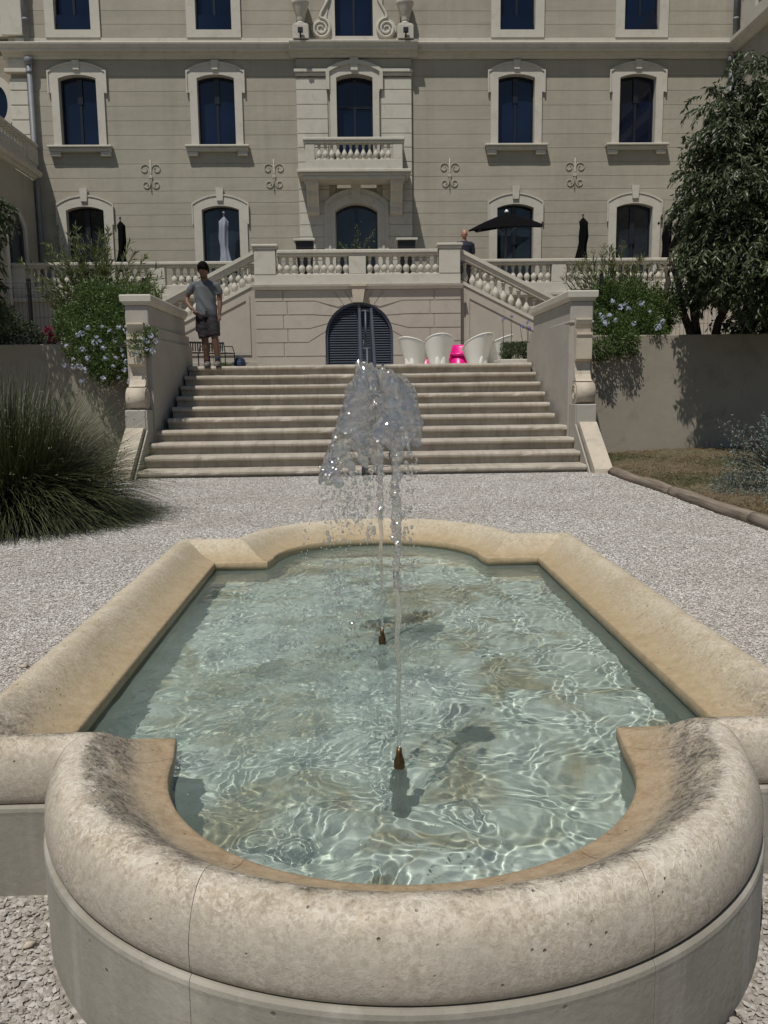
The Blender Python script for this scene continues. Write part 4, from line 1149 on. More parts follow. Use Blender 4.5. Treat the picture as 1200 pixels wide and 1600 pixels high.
# parasols
def closed_parasol(x, y, ztop, h, m, lab, w=.15, grp='closed parasols on the terrace'):
    e = empty('parasol', (x, y, TER), lab, 'parasol', grp)
    b = MB(); b.tube([(x, y, TER), (x, y, ztop)], .022, 8); part(b, 'pole', M['black'], e)
    b = MB(); rings = []; rg = random.Random(int(abs(x) * 100)); n = 24
    prof = [(0, .035), (.05, .09), (.14, .8), (.25, .75), (.45, .85), (.6, .72), (.75, .85), (.9, 1.15), (1, 1.3)]
    for t, k in prof:
        rings.append([(x + (w * k * (1 + .22 * math.cos(a * 6 + t * 3))) * math.cos(a) + .03 * math.sin(t * 5 + x), y + (w * k * (1 + .22 * math.cos(a * 6 + t * 3))) * math.sin(a), ztop - .02 - t * h - .05 * math.cos(a * 3) * t) for a in [2 * PI * q / n for q in range(n)]])
    b.loft(rings[::-1]); part(b, 'folded_canopy', m, e)
    b = MB(); b.lathe([(.03, 0), (.035, .03), (.01, .06)], (x, y, ztop - .02), 10); part(b, 'finial', M['zinc'] if m is M['blackcloth'] else m, e)
    b = MB(); b.box(x - .3, x + .3, y - .3, y + .3, TER, TER + .06, .01); part(b, 'base', M['black'], e)
closed_parasol(-6.43, 24.1, 5.80, 1.35, M['blackcloth'], 'closed black parasol above the left oleander', .12)
closed_parasol(-3.64, 24.1, 5.90, 1.45, M['greycloth'], 'closed pale grey parasol in front of a ground floor window', .14)
closed_parasol(6.18, 24.1, 5.80, 1.25, M['blackcloth'], 'closed black parasol between the two right hand ground floor windows', .13)
closed_parasol(8.55, 24.1, 5.78, 1.3, M['blackcloth'], 'closed black parasol farthest right, against the tree', .13)
e = empty('parasol', (4.03, 24.0, TER), 'open black parasol tilted in front of a ground floor window', 'parasol')
b = MB(); b.tube([(4.0, 24.0, TER), (4.05, 24.0, 5.76)], .024, 8); part(b, 'pole', M['zinc'], e)
ap = Vector((4.05, 24, 5.82)); co = [Vector(c) for c in ((-1.14, -.75, -.57), (.75, -.98, -.52), (1.16, .75, -.18), (-.7, .95, -.3))]
b = MB()
rings = []; N8 = 12
per = []
for k in range(4):
    for q in range(N8):
        t = q / N8; p = co[k].lerp(co[(k + 1) % 4], t); per.append(p + Vector((0, 0, .05 * math.sin(PI * t) * 1)))
for lvl in (0.02, .3, .6, .85, 1.0):
    rings.append([tuple(ap + p * lvl + Vector((0, 0, .03 * math.sin(PI * lvl)))) for p in per])
rings.append([tuple(ap + p * 1.0 + Vector((0, 0, -.035))) for p in per])
rings.append([tuple(ap + p * .99 + Vector((0, 0, -.035))) for p in per])
rings += [[tuple(ap + p * lvl + Vector((0, 0, .02 * math.sin(PI * lvl) - .012))) for p in per] for lvl in (.98, .6, .3, .02)]
b.loft(rings, smooth=False); part(b, 'canopy', M['blackcloth'], e)
for k in range(4):
    b = MB(); b.tube([tuple(ap + Vector((0, 0, -.04))), tuple(ap + co[k] * .97 + Vector((0, 0, -.03)))], .012, 6); b.tube([tuple(ap + Vector((0, 0, -.6))), tuple(ap + co[k] * .5 + Vector((0, 0, .02)))], .010, 6); part(b, 'rib', M['zinc'], e)
b = MB(); b.lathe([(.05, 0), (.06, .03), (.02, .08)], (4.05, 24, 5.84), 12); part(b, 'finial', M['whiteplastic'], e)

# tub chairs
def tub_chair(x, y, rz, m, lab, h=.72, grp='white tub chairs at the top of the steps'):
    e = empty('tub_chair', (x, y, TOP), lab, 'chair', grp, rz)
    b = MB(); na, nz_ = 36, 12; A = math.radians(128)
    def P(i, j, inner):
        a = -A + 2 * A * i / na          # 0 faces -y (the back)
        t = j / nz_
        top = .42 + (h - .42) * (max(0, math.cos(a / A * PI / 2))) ** 1.0
        z = t * top
        r = .175 + .035 * math.sin(t * 2.2) + .115 * t ** 1.8 - (.014 if inner else 0)
        yy = -r * math.cos(a) * (1 + .10 * t) ; xx = r * math.sin(a) * 1.02
        return (xx, yy - .05 * t * max(0, math.cos(a)), z)
    O = [[P(i, j, False) for i in range(na + 1)] for j in range(nz_ + 1)]; I = [[P(i, j, True) for i in range(na + 1)] for j in range(nz_ + 1)]
    vs = [p for r in O for p in r] + [p for r in I for p in r]; W = na + 1; off = W * (nz_ + 1); fs = []
    for j in range(nz_):
        for i in range(na):
            q = j * W + i; fs += [(q, q + 1, q + 1 + W, q + W), (off + q + W, off + q + 1 + W, off + q + 1, off + q)]
    for i in range(na):
        q = nz_ * W + i; fs += [(q, q + 1, off + q + 1, off + q)]
    for j in range(nz_):
        for c in (0, na):
            q = j * W + c; fs.append((q, q + W, off + q + W, off + q) if c == na else (off + q, off + q + W, q + W, q))
    b.add(vs, fs, True); b.build('shell', m, e)
    b = MB(); b.lathe([(.20, .33), (.215, .36), (.21, .39), (.17, .40), (.05, .395)], (0, .02, 0), 28); b.lathe([(.19, 0), (.18, .02), (.175, .33)], (0, .02, 0), 28); b.build('seat', m, e)
    b = MB()
    for sx in (-.055, .055):
        b.loft([[(sx + .052 * math.cos(q) * w, -.185 - d + .03 * math.sin(q), z) for q in [2 * PI * k / 12 for k in range(12)]] for z, w, d in ((.0, 1.25, .004), (.14, 1.2, .012), (.24, 1.0, .020), (.31, .45, .022))])
    b.build('back_moulding', m, e)
    b = MB(); b.tube([(P(i, nz_, False)[0] * .985, P(i, nz_, False)[1] * .985, P(i, nz_, False)[2]) for i in range(na + 1)], .012, 8); b.build('rolled_edge', m, e)
    return e
tub_chair(1.16, 18.9, math.radians(-38), M['whiteplastic'], 'white tub chair on the far left of the row, beside the louvred door', .70)
tub_chair(1.67, 18.7, math.radians(6), M['whiteplastic'], 'white tub chair seen square from behind, partly hiding the pink chair', .75)
tub_chair(2.53, 18.8, math.radians(34), M['whiteplastic'], 'white tub chair just right of the pink chair', .76)
tub_chair(2.98, 19.1, math.radians(62), M['whiteplastic'], 'white tub chair at the right end, turned to show its inside', .74)
tub_chair(2.26, 19.9, math.radians(170), M['pinkplastic'], 'bright pink tub chair facing the camera between white chairs', .60, None)
tub_chair(1.52, 20.0, math.radians(150), M['pinkplastic'], 'pink tub chair almost hidden behind two white chairs', .5, None)

# black metal garden chairs at the left
def metal_chair(x, y, rz, lab):
    e = empty('garden_chair', (x, y, TOP), lab, 'chair', 'black metal chairs behind the walking man', rz)
    for sx in (-.2, .2):
        b = MB(); b.tube([(sx, -.2, 0), (sx, -.19, .42), (sx, -.24, .62)], .013, 6); b.build('leg', M['black'], e)
        b = MB(); b.tube([(sx, .2, 0), (sx, .19, .42)], .013, 6); b.build('leg', M['black'], e)
    b = MB(); b.box(-.21, .21, -.2, .2, .40, .425, .006); b.build('seat', M['black'], e)
    b = MB()
    for k in range(7): b.box(-.17 + k * .053, -.145 + k * .053, -.232, -.222, .44, .62)
    b.box(-.21, .21, -.25, -.225, .60, .64, .005); b.build('backrest', M['black'], e)
    for sx in (-.21, .21):
        b = MB(); b.tube([(sx, -.21, .55), (sx, .1, .56), (sx, .18, .42)], .011, 6); b.build('armrest', M['black'], e)
metal_chair(-3.62, 18.6, .5, 'black metal garden chair beside the left stair pier')
metal_chair(-3.05, 19.0, -.4, 'black metal garden chair showing behind the walking man')
# blue backpack
e = empty('backpack', (-2.08, 14.6, TOP), 'small dark blue backpack lying at the top of the steps', 'backpack')
b = MB(); b.loft([[(-2.08 + .095 * w * math.cos(q), 14.6 + .07 * w * math.sin(q), TOP + z) for q in [2 * PI * k / 20 for k in range(20)]] for z, w in ((0, .8), (.01, 1), (.07, 1.05), (.12, .9), (.15, .6), (.16, .2))]); part(b, 'bag', plain('blue_nylon', (.012, .024, .06), .7, .4, 40, 1), e)
b = MB(); b.tube([(-2.12, 14.53, TOP + .14), (-2.10, 14.52, TOP + .19), (-2.06, 14.52, TOP + .19), (-2.04, 14.53, TOP + .14)], .007, 6); part(b, 'handle', M['zinc'], e)
b = MB(); b.box(-2.12, -2.04, 14.515, 14.535, TOP + .02, TOP + .09, .008); part(b, 'pocket', M['whiteplastic'] if False else plain('blue_pocket', (.02, .04, .09), .6), e)

# raised beds against the side flights
for (x0, x1, y0, y1, lab) in ((-6.5, -2.38, 20.2, 21.1, 'low planting bed with pale kerb at the foot of the left side flight'), (2.62, 4.2, 16.3, 17.1, 'low planting bed with pale kerb at the right top of the steps')):
    e = empty('planting_bed', ((x0 + x1) / 2, (y0 + y1) / 2, TOP), lab, 'planting bed', 'kerbed beds in the courtyard')
    b = MB(); b.box(x0, x1, y0, y0 + .1, TOP, TOP + .13, .01); b.box(x0, x0 + .1, y0 + .102, y1, TOP, TOP + .13, .01); b.box(x1 - .1, x1, y0 + .102, y1, TOP, TOP + .13, .01); part(b, 'kerb', M['trim'], e)
    b = MB(); b.box(x0 + .1, x1 - .1, y0 + .1, y1, TOP, TOP + .10); part(b, 'soil', M['soil'], e)

# tall planters either side of the garden door and the olive pot
for x, lab in ((-1.36, 'tall dark planter with pale slab rim left of the olive'), (1.20, 'tall dark planter with pale slab rim right of the olive')):
    e = empty('planter', (x, 22.2, TER), lab, 'planter', 'tall planters before the garden door')
    b = MB(); b.loft([[(x + sx * w, 22.2 + sy * w, TER + z) for sx, sy in ((-1, -1), (1, -1), (1, 1), (-1, 1))] for z, w in ((0, .13), (1.34, .22))], smooth=False); part(b, 'body', M['black'], e)
    b = MB(); b.box(x - .27, x + .27, 21.93, 22.47, TER + 1.345, TER + 1.40, .008); part(b, 'rim', M['trim'], e)
# terrace tables seen between the balusters
def table(x, y, lab):
    e = empty('terrace_table', (x, y, TER), lab, 'table', 'dark tables behind the balustrade')
    b = MB(); b.box(x - .42, x + .42, y - .42, y + .42, TER + .71, TER + .74, .006); part(b, 'tabletop', M['black'], e)
    for sx in (-.36, .36):
        for sy in (-.36, .36):
            b = MB(); b.box(x + sx - .02, x + sx + .02, y + sy - .02, y + sy + .02, TER, TER + .708); part(b, 'leg', M['black'], e)
table(-7.6, 24.3, 'dark square terrace table nearest the left wing'); table(-4.6, 24.3, 'dark square terrace table left of the pale grey parasol'); table(3.3, 24.3, 'dark square terrace table left of the open parasol'); table(4.7, 24.5, 'dark square terrace table right of the open parasol')

# steel handrail down the middle of the steps
e = empty('handrail', (AX, 12.6, .8), 'slim blue grey metal handrail down the middle of the steps, behind the fountain jets', 'handrail')
for sx in (-.05, .14):
    b = MB(); b.tube([(sx, 11.0, .0), (sx, 11.0, .92), (sx, 11.12, 1.02), (sx, 14.1, 2.40), (sx, 14.35, 2.42), (sx, 14.42, 2.34), (sx, 14.42, TOP)], .021, 10); part(b, 'rail', M['louvre'], e)
for yy, z0_, z1_ in ((12.6, .75, 1.70), (14.15, TOP, 2.38)):
    b = MB(); b.tube([(.045, yy, z0_), (.045, yy, z1_)], .018, 8); b.tube([(-.05, yy, z1_), (.14, yy, z1_)], .015, 8); part(b, 'post', M['louvre'], e)

# ================================================================== PLANTS
def unit(a): return a / np.maximum(np.linalg.norm(a, axis=-1, keepdims=True), 1e-9)
def leaves(name, P, D, L, W, m, parent, kind=None, fold=.25, bend=.0):
    n = len(P); D = unit(D); R = RNG.normal(size=(n, 3)); S = unit(np.cross(D, R)); U = np.cross(S, D)
    L = L[:, None]; W = W[:, None]
    mid = P + D * L * .45 - U * W * fold
    V = np.stack([P, mid + S * W * .5, P + D * L - U * L * bend, mid - S * W * .5, P + D * L * .45 + U * W * .0], 1)
    q = np.arange(n)[:, None] * 5
    F = np.concatenate([q + np.array([[0, 1, 4]]), q + np.array([[1, 2, 4]]), q + np.array([[2, 3, 4]]), q + np.array([[3, 0, 4]])])
    o = link(name, np_mesh(name, V.reshape(-1, 3), F), m, parent)
    return o
def rooted(name, loc, lab, cat, grp=None): return empty(name, loc, lab, cat, grp)
def off(o, root):
    o.matrix_parent_inverse = Matrix.Translation(-Vector(root.location)); return o
M['treeleaf'] = leafmat('tree_leaves', (.026, .038, .016), (.075, .10, .042), .45, .2)
M['shrubleaf'] = leafmat('shrub_leaves', (.04, .075, .018), (.11, .17, .045), .5, .35)
M['oleander'] = leafmat('oleander_leaves', (.06, .085, .022), (.16, .195, .065), .5, .3)
M['dryleaf'] = leafmat('dry_seed_heads', (.12, .085, .055), (.22, .17, .11), .7, .2)
M['hedge'] = leafmat('hedge_leaves', (.02, .035, .012), (.05, .075, .025), .5, .2)
M['greyleaf'] = leafmat('grey_leaves', (.08, .10, .085), (.20, .24, .21), .6, .2)
M['rush'] = leafmat('rush_blades', (.018, .024, .009), (.08, .09, .036), .5, .1)
M['petal'] = leafmat('pale_blue_petals', (.48, .53, .76), (.70, .74, .90), .6, .3)
M['agapetal'] = leafmat('lilac_petals', (.16, .15, .36), (.30, .28, .52), .6, .3)

def in_blobs(blobs, n, shell=.55):
    w = np.array([b[3] ** 2 for b in blobs]); k = RNG.choice(len(blobs), n, p=w / w.sum()); B = np.array(blobs)[k]
    d = unit(RNG.normal(size=(n, 3))); r = (shell + (1 - shell) * RNG.uniform(size=n) ** .7)[:, None]
    sc_ = B[:, 4:7] if B.shape[1] > 4 else 1.0
    return B[:, :3] + d * r * B[:, 3:4] * sc_, d

def drooping_tree(root, blobs, twigs, m, leaf=(.08, .125), per=16, tl=(.25, .6)):
    S, d = in_blobs(blobs, twigs, .35)
    n = twigs; ln = RNG.uniform(*tl, n)
    az = unit(np.c_[d[:, :2], np.zeros(n)] + .5 * np.c_[RNG.normal(size=(n, 2)), np.zeros(n)])
    P = []; D = []
    for j in range(per):
        t = (j + RNG.uniform(-.3, .3, n)) / per
        t = np.clip(t, 0, 1)[:, None]
        p = S + az * ln[:, None] * (t - .25 * t ** 2) * .75 + np.array([0, 0, 1.]) * ln[:, None] * (.25 * t - .62 * t ** 2)
        tang = az * (1 - .5 * t) + np.array([0, 0, 1.]) * (.3 - 1.3 * t)
        side = unit(np.cross(tang, [0, 0, 1.])) * (1 if j % 2 else -1)
        P.append(p); D.append(unit(tang) * .5 + side * .55 + np.array([0, 0, -.5]) + RNG.normal(0, .34, (n, 3)))
    P = np.concatenate(P); D = np.concatenate(D); k = len(P)
    off(leaves('foliage', P, D, RNG.uniform(*leaf, k), RNG.uniform(.026, .042, k), m, root, bend=.12), root)
    # twig wood
    b = MB()
    for i in RNG.choice(n, min(n, 500), replace=False):
        b.tube([tuple(S[i] + az[i] * ln[i] * (t - .25 * t * t) * .75 + np.array([0, 0, ln[i] * (.25 * t - .62 * t * t)])) for t in (0, .35, .7, 1)], [.005, .004, .003, .002], 3)
    off(b.build('twigs', M['bark'], root), root)
def px(x, y, Y, r):   # picture position measured in the photo -> a real place at distance Y
    v = r2 * ((x - 600) / 1329) + d2 * ((y - 800) / 1329) + f_
    k = Y / v.y
    return (v.x * k - .12, Y, 1.11 + v.z * k, r * Y / 1329)
# big tree on the right
t = rooted('tree', (5.45, 14.0, 1.62), 'big dark leafed tree with drooping leaves above the right garden wall', 'tree', 'trees on the garden terraces')
bl = []
for (x, y, r, dy) in ((1150, 185, 42, .2), (1120, 215, 48, 0), (1168, 250, 70, .3), (1100, 240, 34, .2), (1130, 300, 70, -.2), (1090, 330, 48, 0), (1180, 330, 90, .2), (1105, 400, 52, -.2), (1160, 410, 80, -.3), (1215, 230, 70, .4), (1230, 360, 100, 0), (1085, 440, 22, -.1), (1140, 455, 42, -.3), (1190, 462, 52, -.3), (1240, 450, 62, -.3), (1260, 280, 100, 0), (1163, 118, 20, .2), (1165, 150, 30, .2), (1112, 165, 24, 0), (1062, 215, 16, 0), (1058, 300, 18, .1), (1072, 260, 26, 0), (1190, 130, 26, .2), (1195, 170, 40, 0)):
    bl.append(px(x + (8 if x < 1100 else 4), y, (12.75 if x > 1095 else 13.35) + dy, max(7, r - 13)))
for (x, y, Y, r) in ((1166, 92, 12.9, 13), (1170, 125, 12.9, 22), (1180, 160, 13.0, 34), (1108, 142, 13.0, 12), (1118, 178, 13.0, 22), (1145, 205, 13.0, 30), (1155, 500, 14.0, 24), (1195, 500, 14.0, 30), (1062, 462, 13.8, 12), (1105, 470, 14.0, 16), (1240, 500, 14.0, 40)):
    bl.append(px(x, y, Y, r))
for (x, y, z, r) in ((6.5, 12.5, 3.3, .7), (7.4, 12.4, 3.2, .8), (8.4, 12.4, 3.4, .9), (6.9, 12.6, 4.4, .8), (7.9, 12.5, 4.6, .9), (5.6, 12.55, 2.9, .45), (5.1, 12.7, 3.3, .35)): bl.append((x, y, z, r))
drooping_tree(t, bl, 4900, M['treeleaf'])
b = MB()
base = [(5.30, 14.05), (5.42, 13.95), (5.52, 14.1), (5.60, 13.98), (5.02, 14.1)]
tops = [(5.65, 14.0, 3.4), (5.0, 14.1, 3.3), (5.3, 14.2, 4.0), (6.3, 13.8, 3.6), (4.95, 14.1, 3.0)]
trunk_ends = []
for (bx_, by_), tp_ in zip(base, tops):
    pa = [(bx_, by_, 1.55)]
    for k in range(1, 8): pa.append((bx_ + (tp_[0] - bx_) * k / 7 + .03 * math.sin(k * 2.1 + bx_ * 9), by_ + (tp_[1] - by_) * k / 7, 1.55 + (tp_[2] - 1.55) * k / 7))
    b.tube(pa, [.075 - .005 * k for k in range(8)], 8)
off(b.build('trunk', M['bark'], t), t)
for i, c in enumerate(bl[:16]):
    s0 = tops[i % 4]; b = MB(); mid_ = ((s0[0] + c[0]) / 2 + .1, (s0[1] + c[1]) / 2, (s0[2] + c[2]) / 2 + .15)
    b.tube([s0, mid_, c[:3]], [.04, .028, .012], 6); off(b.build('limb', M['bark'], t), t)
# left edge tree
t = rooted('tree', (-5.9, 13.9, 1.62), 'smaller tree at the left edge with hanging dark leaves', 'tree', 'trees on the garden terraces')
bl = [px(x, y, 12.7, r) for (x, y, r) in ((-10, 330, 22), (-30, 350, 40), (-8, 375, 10), (-60, 420, 45), (-25, 405, 10), (-25, 440, 14), (-50, 480, 45), (-18, 478, 12), (-12, 500, 10), (-90, 380, 50), (-120, 440, 60), (-140, 330, 70))]
drooping_tree(t, bl, 1100, M['treeleaf'], per=13, tl=(.2, .42))
b = MB(); b.tube([(-5.72, 13.95, 1.55), (-5.85, 13.8, 2.3), (-6.0, 13.4, 3.0), (-6.2, 12.9, 4.0)], [.06, .05, .045, .03], 8); off(b.build('trunk', M['bark'], t), t)
b = MB(); b.tube([(-6.0, 13.4, 3.0), (-5.9, 13.0, 3.4), (-5.6, 12.75, 3.7)], [.03, .02, .01], 6); off(b.build('limb', M['bark'], t), t)

def bush(root, blobs, n, L, W, m, up=.2, name='foliage', shell=.3, stems=30, base=None):
    P, d = in_blobs(blobs, n, shell); D = d + RNG.normal(0, .7, (n, 3)) + np.array([0, 0, up])
    o = off(leaves(name, P, D, RNG.uniform(*L, n), RNG.uniform(*W, n), m, root), root)
    if stems:
        b = MB(); base = base or root.location
        for i in RNG.choice(n, stems, replace=False):
            p = P[i]; b.tube([(base[0] + RNG.normal(0, .08), base[1] + RNG.normal(0, .05), base[2] - .05), tuple((np.array(base) * .45 + p * .55) + [0, 0, .1]), tuple(p)], [.012, .007, .003], 4)
        off(b.build('stems', M['bark'], root), root)
    return P
# plumbago flower clusters
def cluster_mesh(seed, m, r=.035, nf=16, fl=.011):
    rg = np.random.default_rng(seed); V = []; F = []
    for k in range(nf):
        c = unit(rg.normal(size=3) + np.array([0, 0, .6])) * r * rg.uniform(.6, 1); nrm = unit(c + rg.normal(0, .008, 3)); s = unit(np.cross(nrm, rg.normal(size=3))); u = np.cross(nrm, s)
        for q in range(5):
            a = 2 * PI * q / 5; d = s * math.cos(a) + u * math.sin(a); e_ = s * math.cos(a + 1.2) + u * math.sin(a + 1.2); g = s * math.cos(a - .5) + u * math.sin(a - .5)
            i = len(V); V += [c, c + g * fl * .8, c + d * fl * 1.15 - nrm * .002, c + (d * .7 + e_ * .3) * fl]; F.append((i, i + 1, i + 2, i + 3))
    return np_mesh('flower_cluster', np.array(V), np.array(F)) if not m else (lambda me: (me.materials.append(m), me)[1])(np_mesh('flower_cluster', np.array(V), np.array(F)))
CM = [cluster_mesh(k, M['petal']) for k in range(4)]
def flowers(root, pts, sc_=1.0):
    for k, p in enumerate(pts):
        o = bpy.data.objects.new('flower_cluster', CM[k % 4]); col.objects.link(o); o.parent = root
        o.location = Vector(p) - Vector(root.location); s = RNG.uniform(.8, 1.5) * sc_; o.scale = (s, s, s); o.rotation_euler = (RNG.uniform(0, 6), 0, RNG.uniform(0, 6))
# left plumbago falling over the wall and pier
t = rooted('flowering_shrub', (-4.1, 13.7, 1.62), 'green climbing shrub with pale blue flowers spilling over the left wall and pier', 'shrub', 'blue flowering shrubs beside the stair piers')
bl = [px(x, y, Y, r) for (x, y, Y, r) in ((150, 470, 13.7, 36), (190, 480, 13.6, 40), (225, 465, 13.9, 26), (175, 515, 13.4, 40), (130, 520, 13.5, 28), (205, 520, 13.2, 36), (150, 555, 13.2, 32), (195, 560, 13.0, 32), (220, 540, 12.0, 20), (165, 580, 13.1, 24), (120, 545, 13.3, 22), (205, 585, 12.9, 14), (110, 500, 13.9, 26), (235, 520, 11.98, 10), (200, 500, 13.5, 34))]
bush(t, bl, 24000, (.03, .06), (.015, .028), M['shrubleaf'])
fp = [px(x + RNG.normal(0, 2), y + RNG.normal(0, 2), Y, 1)[:3] for (x, y, Y) in
      [(118, 525, 13.2), (127, 520, 13.15), (160, 511, 13.0), (172, 518, 13.0), (178, 530, 12.9), (146, 536, 12.9), (119, 527, 13.1), (106, 541, 13.0), (113, 562, 12.9), (103, 566, 12.9), (165, 544, 12.8), (186, 512, 12.9), (193, 519, 12.9), (212, 524, 12.4), (222, 530, 11.9), (236, 520, 11.85), (228, 545, 11.85), (240, 548, 11.85), (206, 548, 12.6), (213, 541, 12.0), (193, 557, 12.6), (196, 566, 12.7), (183, 560, 12.8), (140, 565, 12.9), (133, 578, 12.9), (124, 570, 12.9), (165, 560, 12.8), (192, 578, 12.7), (183, 588, 12.7), (201, 597, 12.7), (210, 590, 12.5), (205, 575, 12.4), (160, 590, 12.9), (131, 545, 13.0), (150, 524, 13.0), (137, 512, 13.1), (230, 533, 11.9), (217, 556, 11.9), (199, 536, 12.6), (176, 571, 12.7), (112, 577, 12.9), (243, 535, 11.85), (127, 590, 12.9), (160, 531, 12.9), (188, 545, 12.7)]]
flowers(t, fp, 1.05)
# right plumbago
t = rooted('flowering_shrub', (4.1, 13.9, 1.62), 'green shrub with a few pale blue flowers behind the right pier', 'shrub', 'blue flowering shrubs beside the stair piers')
bl = [px(x, y, Y, r) for (x, y, Y, r) in ((950, 480, 14.2, 30), (985, 470, 14.2, 34), (960, 520, 13.6, 32), (1000, 510, 13.8, 36), (1030, 490, 14.0, 34), (940, 545, 13.2, 18), (1020, 525, 13.6, 26), (975, 535, 13.3, 26), (935, 500, 13.9, 18), (1045, 470, 14.2, 26), (945, 455, 14.2, 20))]
bush(t, bl, 22000, (.03, .06), (.015, .028), M['shrubleaf'])
flowers(t, [px(x, y, Y, 1)[:3] for (x, y, Y) in ((957, 471, 13.6), (970, 480, 13.5), (977, 475, 13.5), (982, 483, 13.4), (990, 505, 13.2), (944, 498, 13.3), (952, 493, 13.3), (947, 505, 13.2), (1003, 473, 13.6), (1035, 502, 13.4), (938, 492, 13.4), (962, 500, 13.2), (1015, 488, 13.5), (1028, 512, 13.3))], 1.2)
# oleanders
def oleander(x, y, zb, ht, sp, n, lab, dry=False):
    t = rooted('oleander', (x, y, zb), lab, 'oleander', 'oleanders in front of the rear terrace wall')
    P = []; D = []; b = MB(); tips = []
    for k in range(n):
        a = RNG.uniform(0, 2 * PI); o_ = sp * RNG.uniform(0, 1) ** .6; h = ht * RNG.uniform(.55, 1) * (1 - .25 * (o_ / sp) ** 2)
        e0 = np.array([x + RNG.normal(0, .12), y + RNG.normal(0, .1), zb]); e1 = np.array([x + o_ * math.cos(a), y + o_ * .5 * math.sin(a), zb + h])
        mid_ = e0 * .5 + e1 * .5 + np.array([0, 0, h * .12])
        b.tube([tuple(e0), tuple(mid_), tuple(e1)], [.011, .008, .004], 4)
        for j in range(60):
            t_ = RNG.uniform(.35, 1.0); p = (1 - t_) ** 2 * e0 + 2 * t_ * (1 - t_) * mid_ + t_ ** 2 * e1
            d = unit((e1 - mid_)) * .9 + unit(RNG.normal(size=3)) * .75; P.append(p); D.append(d)
        tips.append(e1)
    P = np.array(P); D = np.array(D); k = len(P)
    off(leaves('foliage', P, D, RNG.uniform(.09, .16, k), RNG.uniform(.016, .027, k), M['oleander'], t), t); off(b.build('stems', M['bark'], t), t)
    if dry:
        tp_ = np.array(tips); PP = np.repeat(tp_, 14, 0) + RNG.normal(0, .04, (len(tp_) * 14, 3)); off(leaves('seed_heads', PP, RNG.normal(size=PP.shape) + [0, 0, 1], RNG.uniform(.03, .07, len(PP)), RNG.uniform(.006, .014, len(PP)), M['dryleaf'], t), t)
oleander(-4.5, 14.9, 1.6, 2.35, 1.2, 84, 'tall green oleander rising behind the left flowering shrub')
oleander(4.35, 15.0, 1.6, 1.95, .95, 84, 'tall oleander with brown seed heads behind the right flowering shrub', True)
# dark shrub at the far left
t = rooted('dark_shrub', (-6.0, 13.9, 1.62), 'dense dark green shrub on the wall at the far left', 'shrub')
bush(t, [px(x, y, 13.85, r) for (x, y, r) in ((10, 515, 32), (-20, 505, 45), (45, 525, 22), (-50, 500, 60), (65, 532, 12))], 9000, (.03, .06), (.015, .025), M['hedge'])
t = rooted('red_flowering_plant', (-5.2, 14.4, 1.62), 'plant with crimson blooms beside the black fence post', 'flowering plant')
bush(t, [px(x, y, 14.5, r) for (x, y, r) in ((74, 518, 7), (82, 530, 9), (91, 526, 6))], 330, (.03, .06), (.02, .035), leafmat('crimson_petals', (.16, .008, .03), (.34, .015, .07)), name='blooms', stems=10)
bush(t, [px(x, y, 14.45, r) for (x, y, r) in ((100, 520, 16), (112, 528, 14), (95, 508, 12))], 1500, (.03, .06), (.012, .02), M['shrubleaf'], stems=0)
# courtyard planting
t = rooted('box_hedge', (3.4, 16.7, TOP + .1), 'low clipped dark hedge in the bed right of the steps', 'hedge')
P = np.c_[RNG.uniform(2.72, 4.1, 9000), RNG.uniform(16.4, 17.05, 9000), TOP + .1 + .36 * RNG.uniform(0, 1, 9000) ** .5]
off(leaves('foliage', P, unit(RNG.normal(size=P.shape)) + [0, -.3, .5], RNG.uniform(.02, .04, 9000), RNG.uniform(.012, .02, 9000), M['hedge'], t), t)
AG = [cluster_mesh(20 + k, M['agapetal'], .05, 26, .016) for k in range(2)]
def agapanthus(x, y, zb, n, w, lab, flowers_=True, hh=.75):
    t = rooted('agapanthus', (x, y, zb), lab, 'flowering plant', 'agapanthus plants in the courtyard beds')
    P = []; D = []
    m_ = 160; a = RNG.uniform(0, 2 * PI, m_); base = np.c_[x + RNG.normal(0, w * .4, m_), y + RNG.normal(0, .08, m_), np.full(m_, zb)]
    vs = []; fs = []
    for k in range(m_):
        d = np.array([math.cos(a[k]), math.sin(a[k]) * .6, 0]); s = np.array([-d[1], d[0], 0]) * .012; L = RNG.uniform(.25, .42)
        for j in range(6):
            t_ = j / 5; c = base[k] + d * L * t_ * .7 + np.array([0, 0, L * (1.2 * t_ - .85 * t_ * t_)]); wv = 1 - t_ * .9
            vs += [c - s * wv, c + s * wv]
        q = k * 12; fs += [(q + 2 * j, q + 2 * j + 1, q + 2 * j + 3, q + 2 * j + 2) for j in range(5)]
    off(link('leaves', np_mesh('leaves', np.array(vs), np.array(fs)), M['shrubleaf'], t), t)
    if flowers_:
        for k in range(n):
            sx = x + RNG.uniform(-w, w); h = hh * RNG.uniform(.8, 1.1); b = MB(); b.tube([(sx * .8 + x * .2, y, zb), (sx, y - .03, zb + h * .6), (sx + RNG.normal(0, .02), y - .05, zb + h)], .006, 5); st = off(b.build('flower_stalk', M['hedge'], t), t)
            o = bpy.data.objects.new('flower_head', AG[k % 2]); col.objects.link(o); o.parent = t; o.location = Vector((sx, y - .05, zb + h)) - t.location; s_ = RNG.uniform(.7, 1.1); o.scale = (s_,) * 3
agapanthus(2.85, 16.9, TOP + .12, 2, .10, 'agapanthus with two lilac heads near the right white chairs', True, .82)
agapanthus(3.28, 16.8, TOP + .12, 4, .16, 'agapanthus with several lilac heads beside the right stair pier', True, .72)
agapanthus(-3.3, 20.6, TOP + .12, 3, .25, 'agapanthus clump in the bed behind the walking man', True, .6)
